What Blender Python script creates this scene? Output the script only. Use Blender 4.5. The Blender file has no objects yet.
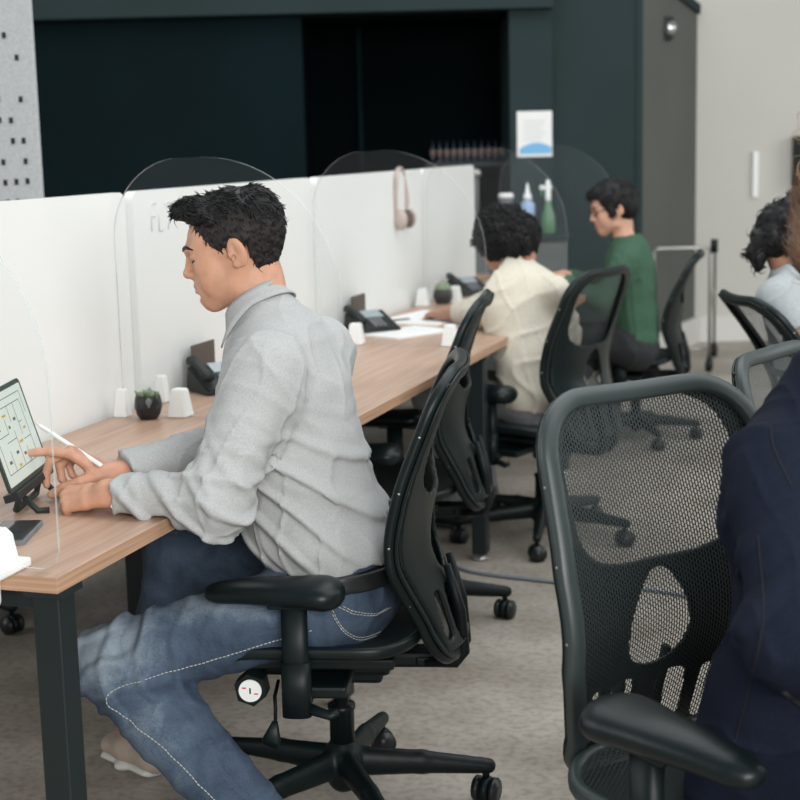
import bpy, bmesh, math, random
import numpy as np
from mathutils import Vector, Matrix
from mathutils.bvhtree import BVHTree
random.seed(7); rng = np.random.default_rng(7)
SC = bpy.context.scene; COL = SC.collection

# ------------------------------------------------------------------ camera, world, light, exposure
H = 1.42
cam = bpy.data.cameras.new('camera'); camo = bpy.data.objects.new('camera', cam); COL.objects.link(camo)
M3 = Matrix(((0.9518, -0.0299, 0.3061), (0.3057, 0.1672, -0.9373), (-0.0232, 0.9855, 0.1680)))
q = M3.to_quaternion(); q.normalize()
camo.matrix_world = Matrix.Translation((0, 0, H)) @ q.to_matrix().to_4x4()
cam.sensor_width = 36; cam.lens = 67.5; cam.clip_end = 60
cam.dof.use_dof = True; cam.dof.focus_distance = 2.85; cam.dof.aperture_fstop = 5.2
SC.camera = camo
vs = SC.view_settings
vs.view_transform = 'Standard'; vs.look = 'None'; vs.gamma = 1; vs.use_curve_mapping = False; vs.exposure = 0.16
SC.cycles.max_bounces = 8; SC.cycles.transparent_max_bounces = 24

w = bpy.data.worlds.new('world'); SC.world = w; w.use_nodes = True
w.node_tree.nodes['Background'].inputs[0].default_value = (0.80, 0.90, 0.93, 1)
w.node_tree.nodes['Background'].inputs[1].default_value = 0.30

def area(name, loc, target, sx, sy, power, color):
    l = bpy.data.lights.new(name, 'AREA'); l.shape = 'RECTANGLE'; l.size = sx; l.size_y = sy
    l.energy = power; l.color = color
    o = bpy.data.objects.new(name, l); COL.objects.link(o); o.location = loc
    o.rotation_euler = (Vector(target) - Vector(loc)).to_track_quat('-Z', 'Y').to_euler()
area('window_daylight', (3.5, -3.5, 3.2), (-1.5, 4.5, 0.6), 5.0, 3.0, 560, (1.0, 0.985, 0.96))
area('overhead_softbox', (0.6, 4.5, 4.6), (0.2, 4.6, 0), 4.5, 9.0, 290, (0.97, 0.99, 1.0))  # softbox added overhead for soft top light, out of view
area('left_window_daylight', (-6.5, 0.5, 3.0), (-1.2, 3.0, 0.8), 4.0, 2.6, 90, (0.97, 0.99, 1.0))
area('far_wall_area', (5.5, 8.0, 3.0), (1.0, 9.9, 1.2), 3.0, 3.0, 120, (1.0, 0.99, 0.97))  # area lamp out of view, aimed at the far light wall

# ------------------------------------------------------------------ materials
def mat(name, col, rough=0.5, metal=0.0, noise=None, bump=None, spec=0.5, stretch=None, sheen=0.0, coord='Object', ramp=None):
    m = bpy.data.materials.new(name); m.use_nodes = True
    nt = m.node_tree; b = nt.nodes['Principled BSDF']
    b.inputs['Base Color'].default_value = (*col, 1); b.inputs['Roughness'].default_value = rough
    b.inputs['Metallic'].default_value = metal; b.inputs['Specular IOR Level'].default_value = spec
    if sheen:
        b.inputs['Sheen Weight'].default_value = sheen
    tc = nt.nodes.new('ShaderNodeTexCoord'); mp = nt.nodes.new('ShaderNodeMapping')
    nt.links.new(tc.outputs[coord], mp.inputs[0])
    if stretch: mp.inputs['Scale'].default_value = stretch
    if noise:
        n = nt.nodes.new('ShaderNodeTexNoise'); n.inputs['Scale'].default_value = noise[0]; n.inputs['Detail'].default_value = 5
        r = nt.nodes.new('ShaderNodeMapRange'); r.inputs['To Min'].default_value = 1 - noise[1]; r.inputs['To Max'].default_value = 1 + noise[1]
        r.inputs['From Min'].default_value = .3; r.inputs['From Max'].default_value = .7
        mx = nt.nodes.new('ShaderNodeMix'); mx.data_type = 'RGBA'; mx.blend_type = 'MULTIPLY'; mx.inputs[0].default_value = 1
        mx.inputs[6].default_value = (*col, 1)
        nt.links.new(mp.outputs[0], n.inputs['Vector']); nt.links.new(n.outputs[0], r.inputs[0]); nt.links.new(r.outputs[0], mx.inputs[7])
        nt.links.new(mx.outputs[2], b.inputs['Base Color'])
    if bump:
        n2 = nt.nodes.new('ShaderNodeTexNoise'); n2.inputs['Scale'].default_value = bump[0]; n2.inputs['Detail'].default_value = 6
        bp = nt.nodes.new('ShaderNodeBump'); bp.inputs['Strength'].default_value = bump[1]; bp.inputs['Distance'].default_value = bump[2] if len(bump) > 2 else .002
        nt.links.new(mp.outputs[0], n2.inputs['Vector']); nt.links.new(n2.outputs[0], bp.inputs['Height']); nt.links.new(bp.outputs[0], b.inputs['Normal'])
    return m

MT = {}
MT['black'] = mat('black_plastic', (.004, .0085, .009), .45, spec=.25, noise=(30, .15), bump=(400, .15, .0005))
MT['blackrub'] = mat('black_rubber', (.004, .008, .009), .38, spec=.3, bump=(300, .1, .0005))
MT['frame'] = mat('frame_plastic', (.005, .0105, .0105), .38, spec=.28, bump=(500, .1, .0004))
MT['greyframe'] = mat('worn_grey_frame_plastic', (.030, .042, .042), .42, bump=(500, .1, .0004))
MT['steelblk'] = mat('powder_coated_steel', (.006, .012, .013), .45, bump=(600, .12, .0004))
MT['chrome'] = mat('chrome', (.6, .6, .6), .18, 1)
MT['castwheel'] = mat('caster_wheel', (.012, .015, .016), .35)
MT['white'] = mat('white_plastic', (.82, .84, .83), .35)
MT['paper'] = mat('paper', (.80, .80, .79), .7)
MT['red'] = mat('red_print', (.6, .08, .06), .5)
MT['whiteboard'] = mat('whiteboard', (.76, .775, .765), .28, noise=(1.2, .02), spec=.4)
MT['skin'] = mat('skin_tan', (.52, .275, .18), .5, noise=(40, .10), bump=(350, .12, .0006), spec=.35)
MT['skin2'] = mat('skin_light', (.58, .33, .235), .5, noise=(35, .08), spec=.35)
MT['skin3'] = mat('skin_brown', (.36, .18, .115), .5, noise=(35, .08), spec=.35)
MT['lip'] = mat('lips', (.42, .17, .13), .45)
MT['eye'] = mat('eye_dark', (.03, .02, .02), .2)
MT['hairblk'] = mat('black_hair', (.008, .008, .009), .5, noise=(60, .5), spec=.28)
MT['stubble'] = mat('clipped_hair', (.020, .016, .015), .7, noise=(70, .5), spec=.3)
MT['hairbrn'] = mat('brown_hair', (.17, .085, .045), .4, noise=(90, .5), stretch=(1, 1, .15))
MT['hairblond'] = mat('blond_hair', (.45, .27, .15), .4, noise=(90, .4))
MT['shirt'] = mat('grey_chambray', (.40, .41, .41), .9, noise=(260, .10), bump=(700, .25, .0006), spec=.2)
MT['cream'] = mat('cream_sweater', (.56, .52, .435), .9, noise=(150, .08), bump=(260, .35, .002), sheen=.2)
MT['green'] = mat('green_top', (.035, .092, .055), .85, noise=(60, .1), bump=(260, .3, .001))
MT['tee'] = mat('grey_tee', (.32, .345, .355), .85, noise=(90, .06), bump=(300, .2, .001))
MT['navy'] = mat('navy_suiting', (.0085, .0120, .025), .85, noise=(300, .22), bump=(600, .2, .0006), spec=.15)
MT['blouse'] = mat('beige_blouse', (.62, .46, .37), .6)
MT['darkpants'] = mat('dark_trousers', (.02, .022, .026), .85, noise=(100, .2))
MT['greypants'] = mat('grey_trousers', (.16, .165, .17), .85, noise=(100, .15))
MT['suede'] = mat('beige_suede', (.52, .42, .34), .9, noise=(60, .08), bump=(400, .3, .0006))
MT['sole'] = mat('white_sole', (.70, .70, .66), .6)
MT['leather'] = mat('black_leather', (.012, .013, .014), .4)
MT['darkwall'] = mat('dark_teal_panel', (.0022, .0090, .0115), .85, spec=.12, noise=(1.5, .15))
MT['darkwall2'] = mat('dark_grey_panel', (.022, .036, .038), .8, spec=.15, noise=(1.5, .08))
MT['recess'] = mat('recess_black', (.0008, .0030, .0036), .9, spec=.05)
MT['sidewall'] = mat('olive_grey_panel', (.105, .112, .102), .8, spec=.2, noise=(2, .05))
MT['lightwall'] = mat('plaster_wall', (.52, .51, .475), .85, noise=(.8, .03), bump=(60, .1, .002))
MT['basebd'] = mat('baseboard_paint', (.62, .61, .58), .6)
MT['felt'] = mat('grey_felt', (.40, .42, .43), .95, noise=(120, .12), bump=(250, .4, .002))
MT['hole'] = mat('perforation_dark', (.008, .01, .012), .8)
MT['soil'] = mat('succulent', (.20, .26, .17), .7, noise=(90, .3))
MT['pot'] = mat('black_ceramic', (.012, .013, .013), .35)
MT['brown'] = mat('dark_brown_card', (.085, .062, .052), .6)
MT['lcd'] = mat('phone_display', (.30, .34, .36), .25)
MT['rose'] = mat('rose_grey_plastic', (.42, .34, .31), .5)
MT['steel'] = mat('brushed_steel', (.42, .41, .39), .35, .8)
MT['blue'] = mat('blue_plastic', (.30, .42, .62), .4)
MT['bluepr'] = mat('blue_print', (.16, .42, .70), .5)
MT['greenb'] = mat('green_plastic', (.09, .20, .11), .4)
MT['greycab'] = mat('grey_cabinet', (.10, .11, .11), .6)
MT['greyfab'] = mat('grey_fabric', (.16, .17, .18), .9, noise=(20, .2))
MT['label'] = mat('bottle_label', (.17, .11, .095), .6)
MT['label2'] = mat('bottle_label_pale', (.36, .30, .26), .6)
MT['darkbottle'] = mat('dark_bottle', (.01, .02, .035), .2)
MT['cable'] = mat('cable_sleeve', (.16, .19, .22), .6)
MT['thread'] = mat('pale_thread', (.50, .50, .46), .8)
MT['bezel'] = mat('tablet_bezel', (.012, .03, .028), .3)
MT['ink'] = mat('plan_ink', (.10, .12, .12), .6)
MT['yellow'] = mat('plan_yellow', (.55, .36, .05), .6)
MT['orange'] = mat('orange_trim', (.7, .22, .08), .6)
MT['shelfwood'] = mat('shelf_dark', (.01, .013, .014), .6)
MT['glassdk'] = mat('phone_glass', (.02, .022, .022), .08)
MT['marker'] = mat('dry_marker_trace', (.60, .64, .66), .5)

def emis_mat(name, col, s):
    m = mat(name, col, .3); b = m.node_tree.nodes['Principled BSDF']
    b.inputs['Emission Color'].default_value = (*col, 1); b.inputs['Emission Strength'].default_value = s
    return m
MT['screen'] = emis_mat('tablet_screen', (.44, .49, .45), .42)

def wood_mat():
    m = bpy.data.materials.new('oak_laminate'); m.use_nodes = True; nt = m.node_tree; b = nt.nodes['Principled BSDF']
    b.inputs['Roughness'].default_value = .38; b.inputs['Specular IOR Level'].default_value = .5
    tc = nt.nodes.new('ShaderNodeTexCoord'); mp = nt.nodes.new('ShaderNodeMapping'); mp.inputs['Scale'].default_value = (22, 1.1, 40)
    n = nt.nodes.new('ShaderNodeTexNoise'); n.inputs['Scale'].default_value = 2.2; n.inputs['Detail'].default_value = 8; n.inputs['Distortion'].default_value = .6
    cr = nt.nodes.new('ShaderNodeValToRGB'); e = cr.color_ramp.elements
    e[0].position = .3; e[0].color = (.33, .20, .135, 1); e[1].position = .72; e[1].color = (.50, .335, .245, 1)
    nt.links.new(tc.outputs['Object'], mp.inputs[0]); nt.links.new(mp.outputs[0], n.inputs['Vector']); nt.links.new(n.outputs[0], cr.inputs[0]); nt.links.new(cr.outputs[0], b.inputs['Base Color'])
    return m
MT['wood'] = wood_mat()
MT['woodedge'] = mat('oak_edge_band', (.43, .262, .165), .45, noise=(3, .25), stretch=(1, 1, 60))

def floor_mat():
    m = bpy.data.materials.new('polished_concrete'); m.use_nodes = True; nt = m.node_tree; b = nt.nodes['Principled BSDF']
    b.inputs['Roughness'].default_value = .5; b.inputs['Specular IOR Level'].default_value = .4
    tc = nt.nodes.new('ShaderNodeTexCoord')
    n1 = nt.nodes.new('ShaderNodeTexNoise'); n1.inputs['Scale'].default_value = 2.2; n1.inputs['Detail'].default_value = 9; n1.inputs['Roughness'].default_value = .62
    n2 = nt.nodes.new('ShaderNodeTexNoise'); n2.inputs['Scale'].default_value = 45; n2.inputs['Detail'].default_value = 4
    n3 = nt.nodes.new('ShaderNodeTexVoronoi'); n3.inputs['Scale'].default_value = 38
    cr = nt.nodes.new('ShaderNodeValToRGB'); e = cr.color_ramp.elements
    e[0].position = .32; e[0].color = (.25, .217, .18, 1); e[1].position = .68; e[1].color = (.46, .42, .37, 1)
    cr2 = nt.nodes.new('ShaderNodeValToRGB'); e = cr2.color_ramp.elements
    e[0].position = .33; e[0].color = (.66, .65, .63, 1); e[1].position = .55; e[1].color = (1, 1, 1, 1)
    cr3 = nt.nodes.new('ShaderNodeValToRGB'); e = cr3.color_ramp.elements
    e[0].position = .04; e[0].color = (.6, .57, .54, 1); e[1].position = .16; e[1].color = (1, 1, 1, 1)
    mx = nt.nodes.new('ShaderNodeMix'); mx.data_type = 'RGBA'; mx.blend_type = 'MULTIPLY'; mx.inputs[0].default_value = .8
    mx2 = nt.nodes.new('ShaderNodeMix'); mx2.data_type = 'RGBA'; mx2.blend_type = 'MULTIPLY'; mx2.inputs[0].default_value = .45
    for n in (n1, n2, n3): nt.links.new(tc.outputs['Object'], n.inputs['Vector'])
    nt.links.new(n1.outputs[0], cr.inputs[0]); nt.links.new(n2.outputs[0], cr2.inputs[0]); nt.links.new(n3.outputs[0], cr3.inputs[0])
    nt.links.new(cr.outputs[0], mx.inputs[6]); nt.links.new(cr2.outputs[0], mx.inputs[7])
    nt.links.new(mx.outputs[2], mx2.inputs[6]); nt.links.new(cr3.outputs[0], mx2.inputs[7]); nt.links.new(mx2.outputs[2], b.inputs['Base Color'])
    return m
MT['floor'] = floor_mat()

def net_mat():
    """woven net with lens-shaped openings in staggered rows, laid out by the UV map (metres)"""
    m = bpy.data.materials.new('woven_net'); m.use_nodes = True; nt = m.node_tree; b = nt.nodes['Principled BSDF']
    b.inputs['Base Color'].default_value = (.018, .026, .027, 1); b.inputs['Roughness'].default_value = .55
    uv = nt.nodes.new('ShaderNodeUVMap'); sp = nt.nodes.new('ShaderNodeSeparateXYZ'); nt.links.new(uv.outputs[0], sp.inputs[0])
    def mth(op, a, bb=None, c=None):
        n = nt.nodes.new('ShaderNodeMath'); n.operation = op
        for i, v in enumerate((a, bb, c)):
            if v is None: continue
            if isinstance(v, (int, float)): n.inputs[i].default_value = v
            else: nt.links.new(v, n.inputs[i])
        return n.outputs[0]
    PX, PY = .0054, .0085
    row = mth('DIVIDE', sp.outputs[0], PX)
    ri = mth('FLOOR', row); par = mth('MODULO', mth('ABSOLUTE', ri), 2.0)
    v = mth('ADD', mth('DIVIDE', sp.outputs[1], PY), mth('MULTIPLY', par, .5))
    fx = mth('SUBTRACT', mth('FRACT', row), .5); fy = mth('SUBTRACT', mth('FRACT', v), .5)
    d = mth('ADD', mth('POWER', mth('MULTIPLY', mth('ABSOLUTE', fx), 3.3), 2.0), mth('POWER', mth('MULTIPLY', mth('ABSOLUTE', fy), 2.3), 2.0))
    hole = mth('LESS_THAN', d, 1.0)
    tr = nt.nodes.new('ShaderNodeBsdfTransparent'); ms = nt.nodes.new('ShaderNodeMixShader')
    out = nt.nodes['Material Output']
    nt.links.new(hole, ms.inputs[0]); nt.links.new(b.outputs[0], ms.inputs[1]); nt.links.new(tr.outputs[0], ms.inputs[2]); nt.links.new(ms.outputs[0], out.inputs[0])
    return m
MT['net'] = net_mat()

def acrylic_mat(name, tint, gl, edge):
    m = bpy.data.materials.new(name); m.use_nodes = True; nt = m.node_tree; nt.nodes.remove(nt.nodes['Principled BSDF'])
    out = nt.nodes['Material Output']; tr = nt.nodes.new('ShaderNodeBsdfTransparent'); tr.inputs[0].default_value = (*tint, 1)
    g = nt.nodes.new('ShaderNodeBsdfGlossy'); g.inputs['Roughness'].default_value = .04
    df = nt.nodes.new('ShaderNodeBsdfDiffuse'); df.inputs[0].default_value = (.75, .8, .8, 1)
    lw = nt.nodes.new('ShaderNodeLayerWeight'); lw.inputs[0].default_value = .25
    mu = nt.nodes.new('ShaderNodeMath'); mu.operation = 'MULTIPLY'; mu.inputs[1].default_value = gl
    nt.links.new(lw.outputs['Fresnel'], mu.inputs[0])
    a = nt.nodes.new('ShaderNodeMixShader'); b2 = nt.nodes.new('ShaderNodeMixShader'); b2.inputs[0].default_value = edge
    nt.links.new(mu.outputs[0], a.inputs[0]); nt.links.new(tr.outputs[0], a.inputs[1]); nt.links.new(g.outputs[0], a.inputs[2])
    nt.links.new(a.outputs[0], b2.inputs[1]); nt.links.new(df.outputs[0], b2.inputs[2]); nt.links.new(b2.outputs[0], out.inputs[0])
    return m
MT['acryl'] = acrylic_mat('clear_acrylic', (.985, .99, .99), .22, .008)
MT['acryledge'] = acrylic_mat('acrylic_cut_edge', (.72, .80, .78), .6, .40)

def denim_mat(knees):
    m = mat('faded_denim', (.06, .10, .19), .85, bump=(500, .35, .0008)); nt = m.node_tree; b = nt.nodes['Principled BSDF']
    tc = nt.nodes.new('ShaderNodeTexCoord')
    n1 = nt.nodes.new('ShaderNodeTexNoise'); n1.inputs['Scale'].default_value = 13; n1.inputs['Detail'].default_value = 8; n1.inputs['Roughness'].default_value = .65; n1.inputs['Distortion'].default_value = .8
    n2 = nt.nodes.new('ShaderNodeTexNoise'); n2.inputs['Scale'].default_value = 260; n2.inputs['Detail'].default_value = 3
    for n in (n1, n2): nt.links.new(tc.outputs['Object'], n.inputs['Vector'])
    total = None
    for c, r, s in knees:       # worn patches, plus strong light on thigh and shin painted in as fade
        vm = nt.nodes.new('ShaderNodeVectorMath'); vm.operation = 'SUBTRACT'; nt.links.new(tc.outputs['Object'], vm.inputs[0]); vm.inputs[1].default_value = c
        vd = nt.nodes.new('ShaderNodeVectorMath'); vd.operation = 'DIVIDE'; nt.links.new(vm.outputs[0], vd.inputs[0]); vd.inputs[1].default_value = r
        vl = nt.nodes.new('ShaderNodeVectorMath'); vl.operation = 'LENGTH'; nt.links.new(vd.outputs[0], vl.inputs[0])
        mr = nt.nodes.new('ShaderNodeMapRange'); mr.interpolation_type = 'SMOOTHSTEP'; mr.inputs['From Min'].default_value = 1; mr.inputs['From Max'].default_value = .1; mr.inputs['To Min'].default_value = 0; mr.inputs['To Max'].default_value = s
        nt.links.new(vl.outputs['Value'], mr.inputs[0])
        if total is None: total = mr.outputs[0]
        else:
            mx = nt.nodes.new('ShaderNodeMath'); mx.operation = 'MAXIMUM'; nt.links.new(total, mx.inputs[0]); nt.links.new(mr.outputs[0], mx.inputs[1]); total = mx.outputs[0]
    a = nt.nodes.new('ShaderNodeMath'); a.operation = 'MULTIPLY_ADD'; nt.links.new(n1.outputs[0], a.inputs[0]); a.inputs[1].default_value = .85; nt.links.new(total, a.inputs[2])
    a2 = nt.nodes.new('ShaderNodeMath'); a2.operation = 'MULTIPLY_ADD'; nt.links.new(n2.outputs[0], a2.inputs[0]); a2.inputs[1].default_value = .28; nt.links.new(a.outputs[0], a2.inputs[2])
    cr = nt.nodes.new('ShaderNodeValToRGB'); e = cr.color_ramp.elements
    e[0].position = .30; e[0].color = (.018, .032, .060, 1); e[1].position = 1.0; e[1].color = (.30, .36, .41, 1)
    x = e.new(.58); x.color = (.062, .095, .145, 1)
    sc = nt.nodes.new('ShaderNodeMath'); sc.operation = 'MULTIPLY'; sc.inputs[1].default_value = .78; nt.links.new(a2.outputs[0], sc.inputs[0])
    nt.links.new(sc.outputs[0], cr.inputs[0]); nt.links.new(cr.outputs[0], b.inputs['Base Color'])
    return m

# ------------------------------------------------------------------ object helpers
def tag(o, label=None, cat=None, group=None, kind=None):
    if label: o['label'] = label
    if cat: o['category'] = cat
    if group: o['group'] = group
    if kind: o['kind'] = kind
    return o
def link(name, me, parent=None):
    o = bpy.data.objects.new(name, me); COL.objects.link(o)
    if parent: o.parent = parent
    return o
def thing(name, label, cat, loc=(0, 0, 0), rz=0, group=None):
    o = link(name, None); o.location = loc; o.rotation_euler = (0, 0, rz); o.empty_display_size = .1
    return tag(o, label, cat, group)
def copy_tree(o, parent=None):
    c = o.copy(); COL.objects.link(c); c.parent = parent
    for ch in o.children: copy_tree(ch, c)
    return c

class MB:
    """collects shapes for ONE mesh"""
    def __init__(s): s.v = []; s.f = []; s.m = []; s.mats = []; s.sm = []; s.uv = None
    def mi(s, m):
        if m not in s.mats: s.mats.append(m)
        return s.mats.index(m)
    def add(s, vs, fs, m, smooth=False):
        b = len(s.v); s.v += [tuple(v) for v in vs]; k = s.mi(m)
        for f in fs: s.f.append([b + i for i in f]); s.m.append(k); s.sm.append(smooth)
    def box(s, lo, hi, m, M=None, bev=0):
        bm = bmesh.new(); bmesh.ops.create_cube(bm, size=1)
        for v in bm.verts: v.co = Vector([lo[i] + (v.co[i] + .5) * (hi[i] - lo[i]) for i in range(3)])
        if bev: bmesh.ops.bevel(bm, geom=list(bm.edges), offset=bev, segments=2, affect='EDGES', profile=.5)
        s.bm(bm, m, M, False)
    def bm(s, bm, m, M=None, smooth=True):
        bm.verts.index_update()
        vs = [(M @ v.co if M else v.co) for v in bm.verts]
        s.add([tuple(v) for v in vs], [[v.index for v in f.verts] for f in bm.faces], m, smooth); bm.free()
    def tube(s, pts, r, m, n=10, closed=False, flat=None, cap=True):
        """sweep; r number or list or (a,b); flat = list/vector giving the direction of radius a"""
        P = [Vector(p) for p in pts]; N = len(P); vs = []; prev = None
        for i, p in enumerate(P):
            if closed: t = (P[(i + 1) % N] - P[i - 1])
            else: t = P[min(i + 1, N - 1)] - P[max(i - 1, 0)]
            t.normalize()
            if flat is not None:
                u = Vector(flat[i]) if hasattr(flat[0], '__len__') or isinstance(flat[0], Vector) else Vector(flat)
                u = (u - t * u.dot(t))
                if u.length < 1e-5: u = t.orthogonal()
                u.normalize()
            else:
                u = t.orthogonal() if prev is None else prev - t * prev.dot(t)
                u.normalize(); prev = u
            w_ = t.cross(u); rr = r[i] if isinstance(r, list) else r
            ra, rb = rr if isinstance(rr, tuple) else (rr, rr)
            for k in range(n):
                a = 2 * math.pi * k / n; ca, sa = math.cos(a), math.sin(a)
                if ra != rb:
                    ca = math.copysign(abs(ca) ** .7, ca); sa = math.copysign(abs(sa) ** .7, sa)
                vs.append(p + u * ca * ra + w_ * sa * rb)
        fs = []
        for i in range(N if closed else N - 1):
            j = (i + 1) % N
            for k in range(n): fs.append([i * n + k, i * n + (k + 1) % n, j * n + (k + 1) % n, j * n + k])
        if cap and not closed: fs += [list(range(n))[::-1], [(N - 1) * n + k for k in range(n)]]
        s.add(vs, fs, m, True)
    def lathe(s, prof, m, n=24, M=None, sq=None):
        vs = []; fs = []
        for r, z in prof:
            for k in range(n):
                a = 2 * math.pi * k / n; v = Vector((r * math.cos(a), r * math.sin(a), z)); vs.append(M @ v if M else v)
        for i in range(len(prof) - 1):
            for k in range(n): fs.append([i * n + k, i * n + (k + 1) % n, (i + 1) * n + (k + 1) % n, (i + 1) * n + k])
        fs += [list(range(n))[::-1], [(len(prof) - 1) * n + k for k in range(n)]]
        s.add(vs, fs, m, True)
    def prism(s, poly, axis, a0, a1, m, M=None, smooth=False, mside=None):
        """polygon (2D) extruded along axis 0/1/2"""
        def P(p, a):
            c = list(p); c.insert(axis, a); v = Vector(c); return M @ v if M else v
        n = len(poly); vs = [P(p, a0) for p in poly] + [P(p, a1) for p in poly]
        s.add(vs, [list(range(n)), list(range(n, 2 * n))[::-1]], m, False)
        s.add(vs, [[i, (i + 1) % n, n + (i + 1) % n, n + i] for i in range(n)], mside or m, smooth)
    def build(s, name, parent=None, weighted=False):
        me = bpy.data.meshes.new(name); me.from_pydata([tuple(v) for v in s.v], [], s.f)
        for m in s.mats: me.materials.append(MT[m] if isinstance(m, str) else m)
        me.polygons.foreach_set('material_index', s.m); me.polygons.foreach_set('use_smooth', s.sm); me.update()
        bm = bmesh.new(); bm.from_mesh(me); bmesh.ops.recalc_face_normals(bm, faces=bm.faces); bm.to_mesh(me); bm.free()
        return link(name, me, parent)
def rotz(a, loc=(0, 0, 0)): return Matrix.Translation(loc) @ Matrix.Rotation(a, 4, 'Z')
FA = math.atan2(.306, .952)      # the far building line runs at this angle to the desks
FM = Matrix.Rotation(FA, 4, 'Z')
def F(s, t, z=0): return FM @ Vector((s, t, z))

# ------------------------------------------------------------------ signed-distance modelling
def nrm(v): v = np.asarray(v, float); return v / np.linalg.norm(v)
def smin(a, b, k):
    h = np.maximum(k - np.abs(a - b), 0) / k; return np.minimum(a, b) - h * h * k * .25
class SDF:
    def __init__(s): s.ops = []; s.post = []
    def _add(s, fn, lo, hi, k, op): s.ops.append((fn, np.array(lo, float), np.array(hi, float), k, op))
    def loft(s, pts, rads, lat=None, k=.02, op='u', ki=.006):
        """chain of tapered links; rads are numbers or (lateral, depth)"""
        pts = [np.array(p, float) for p in pts]; R = [r if isinstance(r, tuple) else (r, r) for r in rads]
        L = nrm(lat if lat is not None else (0, 1, 0))
        def fn(P):
            out = None
            for i in range(len(pts) - 1):
                a, b = pts[i], pts[i + 1]; (a1, a2), (b1, b2) = R[i], R[i + 1]
                ab = b - a; q = P - a; t = np.clip(q @ ab / max(ab @ ab, 1e-9), 0, 1); v = q - t[:, None] * ab
                r1 = a1 + (b1 - a1) * t
                if a1 == a2 and b1 == b2: d = np.sqrt((v * v).sum(1)) - r1
                else:
                    r2 = a2 + (b2 - a2) * t; u = v @ L; w2 = np.maximum((v * v).sum(1) - u * u, 0)
                    d = (np.sqrt((u / r1) ** 2 + w2 / r2 ** 2) - 1) * np.minimum(r1, r2)
                out = d if out is None else smin(out, d, ki)
            return out
        m = max(max(r) for r in R); A = np.array(pts); s._add(fn, A.min(0) - m, A.max(0) + m, k, op); return s
    def ell(s, c, r, A=None, k=.02, op='u'):
        """ellipsoid; A columns = axes"""
        c = np.array(c, float); r = np.array(r, float); A = np.eye(3) if A is None else np.asarray(A)
        def fn(P):
            p = (P - c) @ A; k0 = np.sqrt(((p / r) ** 2).sum(1)); k1 = np.sqrt(((p / r ** 2) ** 2).sum(1)) + 1e-9
            return k0 * (k0 - 1) / k1
        m = r.max(); s._add(fn, c - m, c + m, k, op); return s
    def fn(s, f, lo, hi, k=.01, op='u'): s._add(f, lo, hi, k, op); return s
    def disp(s, f): s.post.append(f); return s
    def __call__(s, P):
        d = np.full(len(P), 1.0)
        for fn, lo, hi, k, op in s.ops:
            m = k + .07; I = np.nonzero(((P > lo - m) & (P < hi + m)).all(1))[0]
            if op == 'i': I = np.arange(len(P))
            if not len(I): continue
            x = fn(P[I]); o = d[I]
            if op == 'u': d[I] = smin(o, x, k)
            elif op == 's': d[I] = -smin(-o, x, k)
            else: d[I] = -smin(-o, -x, k)
        for f in s.post: d = d + f(P)
        return d
def axis_steps(lo, hi, fine, base):
    """coordinates from lo to hi with smaller steps in the ranges listed in fine"""
    x = lo; out = [lo]
    while x < hi:
        st = base
        for a, b, q_ in fine:
            if a <= x <= b: st = min(st, q_)
        x += st; out.append(x)
    return np.array(out)
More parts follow.
